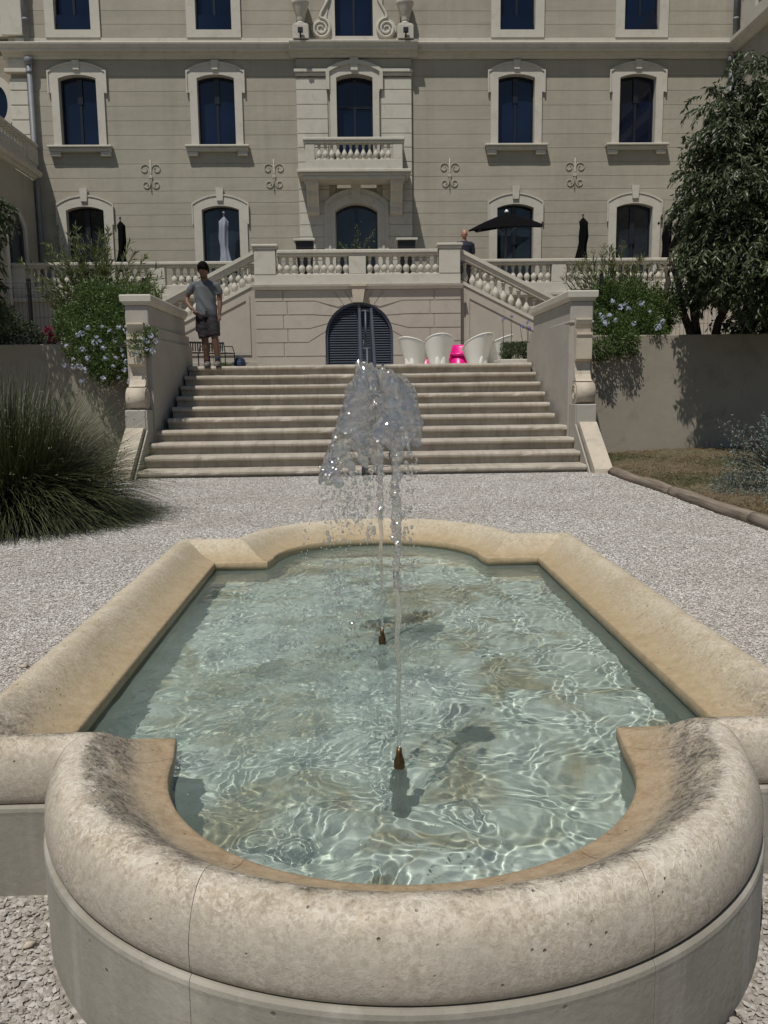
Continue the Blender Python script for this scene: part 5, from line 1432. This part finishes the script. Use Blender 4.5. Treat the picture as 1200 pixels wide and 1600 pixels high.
agapanthus(-2.9, 20.6, TOP + .12, 0, .2, 'strappy leaved clump at the right end of the left bed', False)
# olive on the terrace
t = rooted('potted_olive', (-.05, 22.0, TER), 'small potted olive showing above the central balustrade', 'potted tree')
b = MB(); b.lathe([(.15, 0), (.22, .35), (.24, .38), (.2, .4), (.05, .38)], (-.05, 22.0, TER), 20); part(b, 'pot', M['scroll'], t)
b = MB(); b.tube([(-.05, 22, TER + .35), (-.02, 22, TER + .8), (.04, 22, TER + 1.2)], [.02, .016, .01], 6); part(b, 'trunk', M['bark'], t)
P = []; D = []
for k in range(26):
    a = RNG.uniform(0, 2 * PI); e1 = np.array([RNG.uniform(-.48, .42), RNG.uniform(-.25, .25), RNG.uniform(.95, 1.35)]) + [-.05, 22, TER]; e0 = np.array([-.03, 22, TER + .7])
    for j in range(34):
        t_ = RNG.uniform(.3, 1); P.append(e0 + (e1 - e0) * t_); D.append(unit(e1 - e0) + unit(RNG.normal(size=3)) * .9)
e1_ = np.array([-.05, 22, TER + 1.72])
for j in range(70):
    t_ = RNG.uniform(.4, 1); e0 = np.array([-.03, 22, TER + .9]); P.append(e0 + (e1_ - e0) * t_ + RNG.normal(0, .04, 3)); D.append(unit(RNG.normal(size=3)) + [0, 0, .8])
for j in range(30):
    t_ = RNG.uniform(.6, 1); e0 = np.array([-.03, 22, TER + .9]); P.append(e0 + (np.array([.4, 22, TER + 1.55]) - e0) * t_ + RNG.normal(0, .03, 3)); D.append(unit(RNG.normal(size=3)) + [0, 0, .8])
P = np.array(P); off(leaves('foliage', P, np.array(D), RNG.uniform(.05, .08, len(P)), RNG.uniform(.012, .02, len(P)), M['oleander'], t), t)

# rush clump at the left
t = rooted('rush_clump', (-3.05, 7.5, 0), 'huge dark green rush clump arching over the gravel on the left', 'ornamental grass')
n = 13000; J = 9
az = RNG.uniform(0, 2 * PI, n); rb = .40 * RNG.uniform(0, 1, n) ** .5
bx_ = -3.22 + rb * np.cos(az) + RNG.normal(0, .05, n); by_ = 7.55 + rb * np.sin(az) + RNG.normal(0, .05, n)
lean = np.clip(RNG.beta(1.6, 1.15, n), .02, .99); az2 = az + RNG.normal(0, .45, n)
Lb = RNG.uniform(.8, 1.42, n) * (1 - .08 * lean)
V = np.empty((n, J, 2, 3)); wid = RNG.uniform(.0028, .0056, n)
for j in range(J):
    t_ = j / (J - 1)
    ang = (PI / 2) * (1 - lean * .80) - lean * 1.55 * t_ ** 1.35         # elevation of the blade along its length
    if j == 0: cx = bx_.copy(); cy = by_.copy(); cz = np.zeros(n)
    else:
        ds = Lb / (J - 1); cx += ds * np.cos(ang) * np.cos(az2); cy += ds * np.cos(ang) * np.sin(az2); cz = np.maximum(cz + ds * np.sin(ang), .01 + .02 * RNG.uniform(size=n))
    w = wid * (1 - .8 * t_)
    sx = -np.sin(az2) * w; sy = np.cos(az2) * w
    V[:, j, 0] = np.c_[cx - sx, cy - sy, cz]; V[:, j, 1] = np.c_[cx + sx, cy + sy, cz + w * .6]
tipP = np.c_[cx, cy, cz]
q = (np.arange(n) * J * 2)[:, None, None]; jj = (np.arange(J - 1) * 2)[None, :, None]
F = (q + jj + np.array([0, 1, 3, 2])[None, None]).reshape(-1, 4)
off(link('blades', np_mesh('blades', V.reshape(-1, 3), F), M['rush'], t), t)
sel = RNG.choice(np.where(cz > .25)[0], 420, replace=False); PP = np.repeat(tipP[sel], 3, 0) + RNG.normal(0, .008, (1260, 3))
off(leaves('seed_heads', PP, RNG.normal(size=PP.shape), RNG.uniform(.012, .022, 1260), RNG.uniform(.008, .013, 1260), M['dryleaf'], t), t)

# grey leaved shrub at the right edge and the dry grass bed
t = rooted('grey_shrub', (4.1, 8.2, 0), 'silvery grey shrub with thin sprigs at the right edge', 'shrub')
bl = [(4.0, 8.2, .32, .36), (4.35, 8.4, .5, .5), (3.85, 7.7, .2, .26), (4.1, 7.4, .2, .35), (3.75, 8.5, .22, .18), (4.25, 8.0, .62, .28)]
bush(t, bl, 9000, (.02, .045), (.008, .016), M['greyleaf'], stems=60)
b = MB(); PP = []
for k in range(26):
    a = RNG.uniform(2.2, 4.2); L = RNG.uniform(.5, 1.0); p0 = np.array([4.05, 8.2, .2]); e1 = p0 + np.array([math.cos(a) * L * .8, math.sin(a) * L * .5, RNG.uniform(.15, .6)])
    b.tube([tuple(p0), tuple((p0 + e1) / 2 + [0, 0, .06]), tuple(e1)], [.005, .004, .002], 4)
    for j in range(16): PP.append(p0 + (e1 - p0) * RNG.uniform(.5, 1.02) + RNG.normal(0, .018, 3) + [0, 0, .03])
off(b.build('sprigs', M['bark'], t), t); PP = np.array(PP); off(leaves('foliage', PP, RNG.normal(size=PP.shape), RNG.uniform(.02, .045, len(PP)), RNG.uniform(.012, .02, len(PP)), M['greyleaf'], t), t)
b = MB(); rings = []
gx_, gy_ = np.meshgrid(np.linspace(3.1, 14, 110), np.linspace(-2, 13.38, 150)); gz_ = .03 + .02 * np.sin(gx_ * 3) * np.sin(gy_ * 2.1) + .03 * RNG.uniform(size=gx_.shape) + .04 * np.clip(gx_ - 3.2, 0, 2)
i_ = np.arange(gx_.size).reshape(gx_.shape); F = np.stack([i_[:-1, :-1], i_[:-1, 1:], i_[1:, 1:], i_[1:, :-1]], -1).reshape(-1, 4)
tag(link('grass_bed_soil', np_mesh('grass_bed_soil', np.c_[gx_.ravel(), gy_.ravel(), gz_.ravel()], F, True), M['dry']), kind='structure')
n = 80000; X = 3.2 + 4.8 * RNG.uniform(size=n) ** 1.2; Y = RNG.uniform(5.5, 13.35, n); patch = np.sin(X * 2.7 + 1) * np.sin(Y * 1.9) + RNG.normal(0, .5, n)
P = np.c_[X, Y, .04 + .04 * np.clip(X - 3.2, 0, 2)]; D = RNG.normal(size=(n, 3)) * [1, 1, .3] + [0, 0, .35]
g1 = patch > .35
for nm, sel, m in (('dry_grass', ~g1, leafmat('straw', (.09, .065, .033), (.24, .185, .105), .8, .2)), ('green_grass', g1, leafmat('grass_green', (.04, .055, .018), (.09, .11, .04), .7, .2))):
    k = sel.sum(); tag(leaves(nm, P[sel], D[sel], RNG.uniform(.03, .08, k), RNG.uniform(.003, .006, k), m, None), kind='stuff')
# a soft grey-green cushion of ground cover near the shrub
P, d = in_blobs([(3.95, 7.2, .05, .5, 1, 1, .35), (3.75, 8.2, .05, .42, 1, 1, .35), (4.3, 7.6, .08, .6, 1, 1, .4)], 9000, .5)
P[:, 2] = np.abs(P[:, 2]) + .06
tag(leaves('ground_cover', P, d + RNG.normal(0, .6, P.shape), RNG.uniform(.02, .04, 9000), RNG.uniform(.006, .012, 9000), M['greyleaf'], None), kind='stuff')

# ================================================================== GRAVEL STONES
def stones(n, X, Y, R):
    V0 = np.array([(1, 0, 0), (0, 1, 0), (-1, 0, 0), (0, -1, 0), (.15, .1, 1), (.1, -.1, -1), (.7, .7, .35), (-.7, .65, .3), (-.65, -.7, .35), (.7, -.65, .3)], float)
    bm = bmesh.new(); [bm.verts.new(v) for v in V0]; h = bmesh.ops.convex_hull(bm, input=bm.verts); bmesh.ops.triangulate(bm, faces=bm.faces); bm.verts.ensure_lookup_table(); bm.verts.index_update()
    V0 = np.array([v.co[:] for v in bm.verts]); F0 = np.array([[v.index for v in f.verts] for f in bm.faces]); bm.free()
    k = len(V0); S = RNG.uniform(.6, 1.25, (n, 1, 3)) * np.array([1, .8, .55]); V = V0[None] * S * (1 + RNG.normal(0, .13, (n, k, 1))) * R[:, None, None]
    a = RNG.uniform(0, 2 * PI, n); b_ = RNG.normal(0, .35, n); c, s = np.cos(a), np.sin(a); cb, sb = np.cos(b_), np.sin(b_)
    y = V[..., 1] * cb[:, None] - V[..., 2] * sb[:, None]; z = V[..., 1] * sb[:, None] + V[..., 2] * cb[:, None]; x = V[..., 0]
    W = np.stack([x * c[:, None] - y * s[:, None] + X[:, None], x * s[:, None] + y * c[:, None] + Y[:, None], z + (R * .35)[:, None]], -1)
    F = (F0[None] + (np.arange(n) * k)[:, None, None]).reshape(-1, 3)
    return W.reshape(-1, 3), F
def scatter(dens, x0, x1, y0, y1):
    n = int(dens * (x1 - x0) * (y1 - y0)); X = RNG.uniform(x0, x1, n); Y = RNG.uniform(y0, y1, n)
    ax = np.abs(X - FX); ok = ~((ax < 1.09) & (Y > 1.77) & (Y < 4.51)) & ((X - FX) ** 2 + (Y - YN) ** 2 > .80 ** 2) & ((X - FX) ** 2 + (Y - YF) ** 2 > .80 ** 2)
    ok &= (np.abs((X + .12 - Y * .03) ) < Y * .50 + .1) & (X < 3.07 + .0) & ((Y < 10.9) | (np.abs(X - AX) < 2.95))
    ok &= ~((np.abs(X - AX) > 2.9) & (np.abs(X - AX) < 3.3) & (Y > 10.8))
    return X[ok], Y[ok]
VV = []; FF = []; base_ = 0
for dens, y0, y1, r0, r1 in ((15000, .95, 2.3, .004, .0095), (12500, 2.3, 4.6, .0033, .0072), (6500, 4.6, 7.0, .0045, .008), (3200, 7.0, 11.05, .006, .009)):
    w = y1 * .52
    X, Y = scatter(dens, -w - .2, min(w, 3.1), y0, y1); n = len(X); W, F = stones(n, X, Y, RNG.uniform(r0, r1, n)); VV.append(W); FF.append(F + base_); base_ += len(W)
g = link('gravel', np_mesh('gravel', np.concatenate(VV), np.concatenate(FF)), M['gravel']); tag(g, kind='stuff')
# a few larger lumps
for k, (x, y, r, lab) in enumerate(((-.80, 1.60, .022, 'single larger brown pebble on the gravel by the bowl wall'), (-1.5, 3.4, .02, 'brown pebble on the bright gravel left of the basin'))):
    W, F = stones(1, np.array([x]), np.array([y]), np.array([r])); o = link('pebble', np_mesh('pebble', W, F, True), M['scroll']); tag(o, lab, 'pebble')

# ================================================================== WATER JETS
def smooth_noise(seed, scale):
    rg = np.random.default_rng(seed); K = rg.normal(size=(14, 3)); K /= np.linalg.norm(K, axis=1)[:, None]
    K *= (2 * PI / scale) * rg.uniform(.5, 1.7, 14)[:, None]; ph = rg.uniform(0, 6.28, 14)
    return lambda p: np.sin(p @ K.T + ph).sum(1) / 5.3
def ico(sub=1):
    bm = bmesh.new(); bmesh.ops.create_icosphere(bm, subdivisions=sub, radius=1)
    V = np.array([v.co[:] for v in bm.verts]); F = np.array([[v.index for v in f.verts] for f in bm.faces]); bm.free(); return V, F
def drops(name, C, R, parent, stretch=None):
    V, F = ico(2 if len(C) < 900 else 1); n = len(C)
    S = np.ones((n, 3)); 
    if stretch is not None: S[:, 2] = stretch
    VV = C[:, None, :] + V[None] * R[:, None, None] * S[:, None, :]
    FF = (F[None] + (np.arange(n) * len(V))[:, None, None]).reshape(-1, 3)
    o = link(name, np_mesh(name, VV.reshape(-1, 3), FF, True), M['jet'], parent); return tag(o, kind='stuff')
def blob_mesh(name, C, R, seed, vox=.0045, amp=.003, smooth=3, stretch=None):
    """union of many small drops, voxel remeshed into one continuous wrinkled water surface"""
    V, F = ico(1); n = len(C); C = np.asarray(C); R = np.asarray(R)
    S = np.ones((n, 3)) if stretch is None else stretch
    VV = (C[:, None, :] + V[None] * R[:, None, None] * S[:, None, :]).reshape(-1, 3)
    FF = (F[None] + (np.arange(n) * len(V))[:, None, None]).reshape(-1, 3)
    o = bpy.data.objects.new(name, np_mesh(name + '_src', VV, FF)); col.objects.link(o)
    md = o.modifiers.new('r', 'REMESH'); md.mode = 'VOXEL'; md.voxel_size = vox
    sm = o.modifiers.new('s', 'SMOOTH'); sm.iterations = smooth; sm.factor = .5
    dg = bpy.context.evaluated_depsgraph_get(); me = bpy.data.meshes.new_from_object(o.evaluated_get(dg))
    src = o.data; bpy.data.objects.remove(o); bpy.data.meshes.remove(src)
    n = len(me.vertices); P = np.empty(n * 3, np.float32); me.vertices.foreach_get('co', P); P = P.reshape(-1, 3)
    Nn = np.empty(n * 3, np.float32); me.vertices.foreach_get('normal', Nn); Nn = Nn.reshape(-1, 3)
    d = amp * smooth_noise(seed, .06)(P) + amp * .5 * smooth_noise(seed + 1, .022)(P)
    P = P + Nn * d[:, None]
    me.vertices.foreach_set('co', np.ascontiguousarray(P, np.float32).ravel()); me.update(); me.shade_smooth(); me.name = name
    return me

tag(drops('bubbles', np.c_[bx0, by0, bz0], rr_, None), kind='stuff')
def hood(rg, seed, n, xc, w, d, z0, H, hole, rr, lean=0.0):
    """points on a hollow bell of falling water; hole(u) is the share missing"""
    u = rg.uniform(0, 1, n) ** .75; v = rg.uniform(0, 2 * PI, n)
    x = xc(u) + w(u) * np.cos(v); y = d(u) * np.sin(v); z = z0 - H * u + lean * np.cos(v) * u + .012 * np.sin(3 * v + 4 * u)
    P = np.c_[x, y, z]; nz = smooth_noise(seed, .09)(P); P[:, 0] += .010 * smooth_noise(seed + 5, .12)(P); P[:, 2] += .014 * smooth_noise(seed + 6, .10)(P)
    keep = nz > (hole(u) * 2.4 - 1.2)
    return P[keep], rg.uniform(.6, 1.15, keep.sum()) * rr
def jet(x, y, z0, lab, hoods, seed, topz, arcs):
    e = empty('water_jet', (x, y, z0), lab, 'water jet', 'water jets of the fountain')
    rg = np.random.default_rng(seed); H = topz - z0
    b = MB(); b.tube([(.004 * math.sin(i * .9) * i / 20, 0, i / 20 * H * .5) for i in range(21)], [.0042 + .003 * (i / 20) for i in range(21)], 10)
    b.build('column', M['jet'], e)
    C = []; R = []; z = H * .46
    while z < H * .93:
        k = (z / H - .4) / .6
        for _ in range(2):
            C.append((rg.normal(0, .002 + .006 * k), rg.normal(0, .003 + .006 * k), z)); R.append(rg.uniform(.005, .010) * (1 + .5 * k))
        z += rg.uniform(.005, .010)
    link('beaded_column', blob_mesh('beaded_column', C, R, seed, .003, .001, 1), M['jet'], e)
    PC = []; PR = []
    for (n, xc, w, d, zt, hh, hole, rr, lean) in hoods:
        P, R = hood(rg, seed + int(zt * 10), n, xc, w, d, zt - z0, hh, hole, rr, lean); PC.append(P); PR.append(R)
    link('crown', blob_mesh('crown', np.concatenate(PC), np.concatenate(PR), seed + 3, .0045, .0038, 8), M['jet'], e)
    C = []; R = []
    for (dx, dy, zt, n, sp, k) in arcs:
        nt = max(3, n // 22)
        for q in range(nt):                       # drops come in short strings
            t0 = rg.uniform(0, 1) ** .8; ox, oy = rg.normal(0, sp * (.3 + t0)), rg.normal(0, .03 + .05 * t0)
            for i in range(22):
                t = min(1, max(0, t0 + rg.normal(0, .05)))
                C.append((dx * t + ox + rg.normal(0, .008), dy * t + oy + rg.normal(0, .01), (zt - z0) - (zt - ZW) * k * t ** 1.7 + rg.normal(0, .02)))
                R.append(rg.gamma(2.0, .00075) + .0007)
    C = np.array(C); R = np.array(R); ok = C[:, 2] > ZW - z0 + .004; C = C[ok]; R = R[ok]
    drops('droplets', C, R, e, rg.uniform(.8, 1.8, len(C)))
    return e
L_ = lambda a, b: (lambda u: a + b * u)
W_ = lambda a, b, p: (lambda u: a + b * u ** p)
jet(NOZ[0][0], NOZ[0][1], .262, 'near glassy water jet bursting into a clear lump with drops falling on the right', [
    (1300, L_(.002, -.004), W_(.014, .038, .6), W_(.012, .03, .6), 1.14, .17, W_(-.2, .75, 1), .008, .02),
    (330, L_(-.012, -.05), W_(.015, .04, .6), W_(.01, .035, .6), 1.09, .14, W_(.3, .6, 1), .006, .0)], 21, 1.12,
    [(.02, 0, 1.10, 200, .014, .9), (.05, 0, 1.02, 120, .012, .45), (-.10, .05, 1.04, 240, .05, .9), (-.03, .1, 1.0, 110, .06, 1.0)])
jet(NOZ[1][0], NOZ[1][1], .268, 'far clear water jet leaning left and breaking up into a curtain of drops', [
    (4200, L_(-.045, -.085), W_(.016, .072, .75), W_(.016, .055, .7), 1.19, .40, W_(-.35, .95, 1.2), .0095, .025),
    (700, L_(-.05, .0), W_(.02, .03, .6), W_(.02, .03, .6), 1.20, .10, W_(-.5, .5, 1), .009, .0),
    (260, L_(-.165, -.03), W_(.012, .035, .7), W_(.015, .04, .7), .90, .10, W_(.2, .7, 1), .007, .0)], 33, 1.14,
    [(-.22, 0, 1.08, 700, .05, .75), (-.26, -.1, .9, 700, .05, .95), (-.14, -.2, 1.0, 560, .07, 1.0), (.0, 0, 1.1, 300, .012, .9), (.02, -.1, 1.0, 130, .1, 1.0)])

# ================================================================== PEOPLE
def fuse(name, mb, vox, smooth, m, parent):
    o = bpy.data.objects.new(name, mb.mesh(name + '_src')); col.objects.link(o)
    md = o.modifiers.new('r', 'REMESH'); md.mode = 'VOXEL'; md.voxel_size = vox
    s = o.modifiers.new('s', 'SMOOTH'); s.iterations = smooth; s.factor = .5
    dg = bpy.context.evaluated_depsgraph_get(); me = bpy.data.meshes.new_from_object(o.evaluated_get(dg)); src = o.data
    bpy.data.objects.remove(o); bpy.data.meshes.remove(src); me.shade_smooth(); me.name = name
    return link(name, me, m, parent)
def ell(b, c, r, rot=None, seg=14):
    bm = bmesh.new(); Mx = Matrix.Translation(c) @ (rot or Matrix()) @ Matrix.Diagonal((*r, 1)); bmesh.ops.create_uvsphere(bm, u_segments=seg, v_segments=seg, radius=1, matrix=Mx); bm.verts.index_update()
    b.add([v.co[:] for v in bm.verts], [[v.index for v in f.verts] for f in bm.faces]); bm.free()
def ering(c, rx, ry, n=20, yaw_=0): return [(c[0] + rx * math.cos(a) , c[1] + ry * math.sin(a), c[2]) for a in [2 * PI * k / n for k in range(n)]]
def hand(b, wrist, d, palm_n, side, L=.17):
    """palm, four fingers of different length and a thumb; d points along the hand"""
    d = Vector(d).normalized(); n_ = Vector(palm_n).normalized(); s = d.cross(n_).normalized() * side; w = Vector(wrist)
    b.tube([w - d * .02, w + d * .02, w + d * .05, w + d * .09], [.026, .032, .038, .034], 10, flat=.55)
    for k, (o_, l) in enumerate(((-.029, .070), (-.010, .078), (.010, .072), (.028, .056))):
        p = w + d * .085 + s * o_; curl = .35 + .12 * k
        p1 = p + d * l * .45 + n_ * l * .1 * curl; p2 = p1 + (d * (1 - curl * .5) + n_ * curl) * l * .32; p3 = p2 + (d * (1 - curl) + n_ * curl * 1.4) * l * .28
        b.tube([p - d * .02, p, p1, p2, p3], [.0095, .0095, .009, .0085, .0065], 8)
    t0 = w + d * .025 - s * .030; b.tube([t0, t0 - s * .018 + d * .025 + n_ * .006, t0 - s * .024 + d * .055 + n_ * .016], [.013, .011, .008], 8)
M['skin'] = plain('skin', (.15, .08, .052), .5, .06, 30)
M['skin2'] = plain('sunburnt_skin', (.42, .2, .15), .5, .06, 30)
M['hair'] = plain('dark_hair', (.006, .005, .004), .9, .4, 60, 2, Specular_IOR_Level=.1)
M['tee'] = stucco('grey_jersey', (.105, .115, .122), .12, 9, .25, 160)
M['shorts'] = stucco('black_cotton', (.013, .012, .013), .15, 3, .2, 160)
M['shoe'] = plain('grey_shoe', (.13, .125, .12), .7, .35, 60, 1)
M['sock'] = plain('dark_sock', (.02, .025, .04), .85, .2, 60)
def man():
    X = -2.535; Y = 14.22; Z = TOP
    e = empty('person', (X, Y, Z), 'man in grey t-shirt and black shorts looking down at the top of the steps', 'person')
    v = lambda x, y, z: (X + x, Y + y, Z + z)
    b = MB()
    # torso, pelvis
    b.loft([ering(v(.0, .0, .84), .13, .09), ering(v(0, 0, .95), .165, .105), ering(v(0, .0, 1.08), .145, .10), ering(v(-.005, .01, 1.22), .15, .10), ering(v(-.01, .01, 1.32), .15, .095), ering(v(-.01, .01, 1.37), .11, .07), ering(v(-.01, -.005, 1.45), .055, .055)])
    b.tube([v(-.01, .0, 1.38), v(-.01, -.04, 1.46), v(-.01, -.07, 1.52)], [.062, .06, .06], 12)
    # head tipped forward and down
    tilt = Matrix.Rotation(math.radians(44), 4, 'X')
    hc = Vector(v(-.01, -.105, 1.585))
    H = lambda x, y, z: hc + tilt.to_3x3() @ Vector((x, y, z)) * 1.12
    ell(b, hc, (.083, .105, .117), tilt, 20); ell(b, H(0, -.028, -.055), (.063, .073, .073), tilt)
    b.tube([H(0, -.088, .012), H(0, -.104, -.012), H(0, -.110, -.028)], [.008, .011, .014], 8); ell(b, H(0, -.092, -.034), (.017, .012, .008), tilt)
    ell(b, H(0, -.086, -.063), (.023, .008, .007), tilt); ell(b, H(0, -.075, -.098), (.024, .02, .018), tilt)
    for s in (-1, 1):
        ell(b, H(s * .077, .005, -.012), (.010, .02, .03), tilt); ell(b, H(s * .031, -.083, .022), (.02, .009, .007), tilt)
    # arms: picture left arm bent with hand at the hip, picture right arm hanging
    b.tube([v(-.13, .01, 1.33), v(-.195, .01, 1.335), v(-.27, .03, 1.25), v(-.325, .06, 1.14), v(-.305, -.02, 1.05), v(-.235, -.11, .965), v(-.20, -.135, .94)], [.035, .045, .045, .04, .040, .030, .026], 12)
    hand(b, v(-.195, -.14, .935), (.62, -.1, -.7), (.5, .6, .1), 1)
    b.tube([v(.11, .01, 1.33), v(.175, .01, 1.325), v(.215, .02, 1.24), v(.225, .03, 1.09), v(.225, .0, .98), v(.22, -.03, .86)], [.035, .045, .045, .040, .037, .026], 12)
    hand(b, v(.218, -.035, .85), (-.05, -.12, -1), (-.9, .1, 0), -1)
    # legs: weight on the left, other foot coming forward
    b.tube([v(-.08, .0, .90), v(-.075, -.01, .74), v(-.045, -.04, .50), v(-.035, -.04, .44), v(-.03, -.02, .32), v(-.02, .01, .15), v(-.015, .02, .06)], [.098, .088, .062, .058, .058, .042, .038], 14)
    b.tube([v(.08, .0, .90), v(.105, -.04, .74), v(.135, -.10, .52), v(.14, -.105, .45), v(.15, -.09, .33), v(.165, -.08, .16), v(.17, -.08, .07)], [.098, .088, .062, .058, .058, .042, .038], 14)
    for fx, fy in ((-.015, .02), (.17, -.08)):
        b.tube([v(fx, fy + .03, .05), v(fx, fy - .06, .045), v(fx, fy - .15, .03)], [.04, .038, .028], 10)
    fuse('body', b, .006, 2, M['skin'], e); body = e.children[0]; off(body, e)
    # shirt
    b = MB()
    b.loft([ering(v(.005, .0, .84), .178, .128), ering(v(.0, 0, .95), .180, .130), ering(v(-.005, 0, 1.06), .168, .125), ering(v(-.01, .01, 1.2), .175, .13), ering(v(-.01, .01, 1.31), .178, .128), ering(v(-.01, .012, 1.375), .145, .10), ering(v(-.01, .0, 1.435), .075, .07)])
    b.tube([v(-.12, .01, 1.36), v(-.195, .01, 1.338), v(-.255, .018, 1.27), v(-.278, .030, 1.215)], [.060, .066, .062, .062], 14)
    b.tube([v(.10, .01, 1.36), v(.175, .01, 1.33), v(.215, .018, 1.25), v(.222, .022, 1.19)], [.060, .064, .062, .062], 14)
    sh = fuse('t_shirt', b, .008, 3, M['tee'], e); off(sh, e)
    me = sh.data; n = len(me.vertices); P = np.empty(n * 3, np.float32); me.vertices.foreach_get('co', P); P = P.reshape(-1, 3)
    f = smooth_noise(8, .22); P[:, 1] += .009 * f(P * [1.3, 1, .8] + P[:, [2, 1, 0]] * .6); P[:, 0] += .004 * f(P[:, ::-1]); me.vertices.foreach_set('co', P.astype(np.float32).ravel()); me.update()
    b = MB()
    b.loft([ering(v(.0, .0, .80), .175, .125), ering(v(0, 0, .90), .172, .118), ering(v(0, 0, .96), .16, .11)])
    b.tube([v(-.08, .0, .86), v(-.08, -.01, .70), v(-.055, -.035, .545), v(-.045, -.04, .47)], [.105, .108, .098, .095], 16)
    b.tube([v(.08, .0, .86), v(.10, -.04, .72), v(.13, -.09, .57), v(.138, -.10, .50)], [.105, .108, .098, .095], 16)
    b.box(X - .185, X - .165, Y - .05, Y + .05, Z + .58, Z + .72); b.box(X + .195, X + .215, Y - .09, Y + .02, Z + .60, Z + .73)
    sh = fuse('shorts', b, .009, 3, M['shorts'], e); off(sh, e)
    me = sh.data; n = len(me.vertices); P = np.empty(n * 3, np.float32); me.vertices.foreach_get('co', P); P = P.reshape(-1, 3)
    f = smooth_noise(18, .12); P[:, 1] += .006 * f(P * [1, 1, 2.5]); me.vertices.foreach_set('co', P.astype(np.float32).ravel()); me.update()
    # hair
    b = MB(); ell(b, H(0, .014, .024), (.094, .108, .104), tilt, 18); ell(b, H(.02, -.055, .078), (.045, .036, .034), tilt); ell(b, H(-.04, -.03, .082), (.035, .035, .03), tilt); ell(b, H(.07, .02, -.02), (.02, .05, .055), tilt); ell(b, H(-.07, .02, -.02), (.02, .05, .055), tilt); ell(b, H(-.02, -.03, .10), (.05, .05, .03), tilt); ell(b, H(.03, .0, .10), (.04, .05, .03), tilt); ell(b, H(0, .05, -.02), (.082, .062, .08), tilt)
    h_ = fuse('hair', b, .007, 1, M['hair'], e); off(h_, e)
    b = MB(); ell(b, H(0, -.058, -.084), (.050, .046, .034), tilt); ell(b, H(0, -.085, -.046), (.026, .014, .008), tilt); h_ = fuse('beard', b, .006, 1, plain('stubble', (.06, .038, .028), .7), e); off(h_, e)
    for (fx, fy, r) in ((-.015, .02, 0), (.17, -.08, 0)):
        b = MB(); b.tube([v(fx, fy, .05), v(fx - .003, fy, .12), v(fx - .005, fy - .005, .17)], [.046, .045, .049], 14); off(b.build('sock', M['sock'], e), e)
        b = MB(); out = []
        for t, w, hgt in ((0, .030, .05), (.08, .042, .085), (.25, .046, .10), (.45, .044, .085), (.7, .050, .06), (.9, .044, .045), (1, .02, .03)):
            yy = fy + .075 - t * .285
            out.append([v(fx + w * math.cos(a), yy, max(.004, hgt * .5 + hgt * .5 * math.sin(a))) for a in [2 * PI * k / 14 for k in range(14)]])
        b.loft(out); off(b.build('shoe', M['shoe'], e), e)
        b = MB(); sole = [(fx + w, fy + .075 - t * .287) for t, w in ((0, .03), (.1, .045), (.45, .045), (.7, .053), (.9, .046), (1, .02))]
        pl = [(X + x, Y + y) for x, y in sole] + [(X + 2 * fx - x, Y + y) for x, y in sole[::-1]]
        b.prism(pl, 'z', Z + .001, Z + .028); off(b.build('sole', M['shoe'], e), e)
man()
for o_ in col.objects:
    if o_.name == 'person': o_.scale = (.97, .97, .965)
def bystander():
    X, Y, Z = 2.72, 22.6, TER
    e = empty('person', (X, Y, Z), 'balding man in dark navy top standing behind the right balustrade pier', 'person')
    v = lambda x, y, z: (X + x, Y + y, Z + z); b = MB()
    b.loft([ering(v(0, 0, .86), .14, .1), ering(v(0, 0, 1.05), .15, .11), ering(v(0, 0, 1.3), .18, .115), ering(v(0, 0, 1.38), .13, .08), ering(v(0, 0, 1.43), .055, .055)])
    b.tube([v(0, 0, 1.38), v(0, -.01, 1.5)], .055, 12); ell(b, v(0, -.015, 1.59), (.075, .093, .112)); ell(b, v(0, -.035, 1.535), (.056, .066, .06)); ell(b, v(0, -.11, 1.575), (.013, .018, .02))
    for s in (-1, 1):
        ell(b, v(s * .078, 0, 1.58), (.01, .02, .03)); b.tube([v(s * .15, 0, 1.36), v(s * .20, 0, 1.32), v(s * .23, .02, 1.08), v(s * .235, -.05, .9), v(s * .23, -.09, .82)], [.05, .055, .042, .034, .026], 12)
        hand(b, v(s * .23, -.09, .81), (0, -.2, -1), (-s, 0, 0), -s)
        b.tube([v(s * .085, 0, .9), v(s * .09, 0, .5), v(s * .095, .01, .1)], [.095, .06, .04], 12); b.tube([v(s * .095, .03, .045), v(s * .1, -.12, .03)], [.04, .03], 10)
    off(fuse('body', b, .009, 2, M['skin2'], e), e)
    b = MB(); b.loft([ering(v(0, 0, .84), .17, .125), ering(v(0, 0, 1.05), .165, .125), ering(v(0, 0, 1.3), .20, .13), ering(v(0, 0, 1.39), .15, .09), ering(v(0, 0, 1.42), .08, .07)])
    for s in (-1, 1): b.tube([v(s * .13, 0, 1.36), v(s * .2, 0, 1.32), v(s * .222, .01, 1.2), v(s * .23, .02, 1.1)], [.065, .068, .06, .056], 12)
    off(fuse('top', b, .01, 2, plain('navy_jersey', (.012, .014, .03), .8), e), e)
    b = MB(); b.loft([ering(v(0, 0, .78), .165, .12), ering(v(0, 0, .92), .16, .115)])
    for s in (-1, 1): b.tube([v(s * .085, 0, .85), v(s * .09, 0, .5), v(s * .095, .01, .08)], [.1, .075, .06], 12)
    off(fuse('trousers', b, .012, 2, M['shorts'], e), e)
    b = MB(); ell(b, v(0, .025, 1.605), (.08, .085, .085)); off(fuse('hair', b, .01, 1, plain('grey_hair', (.10, .09, .08), .7), e), e)
bystander()
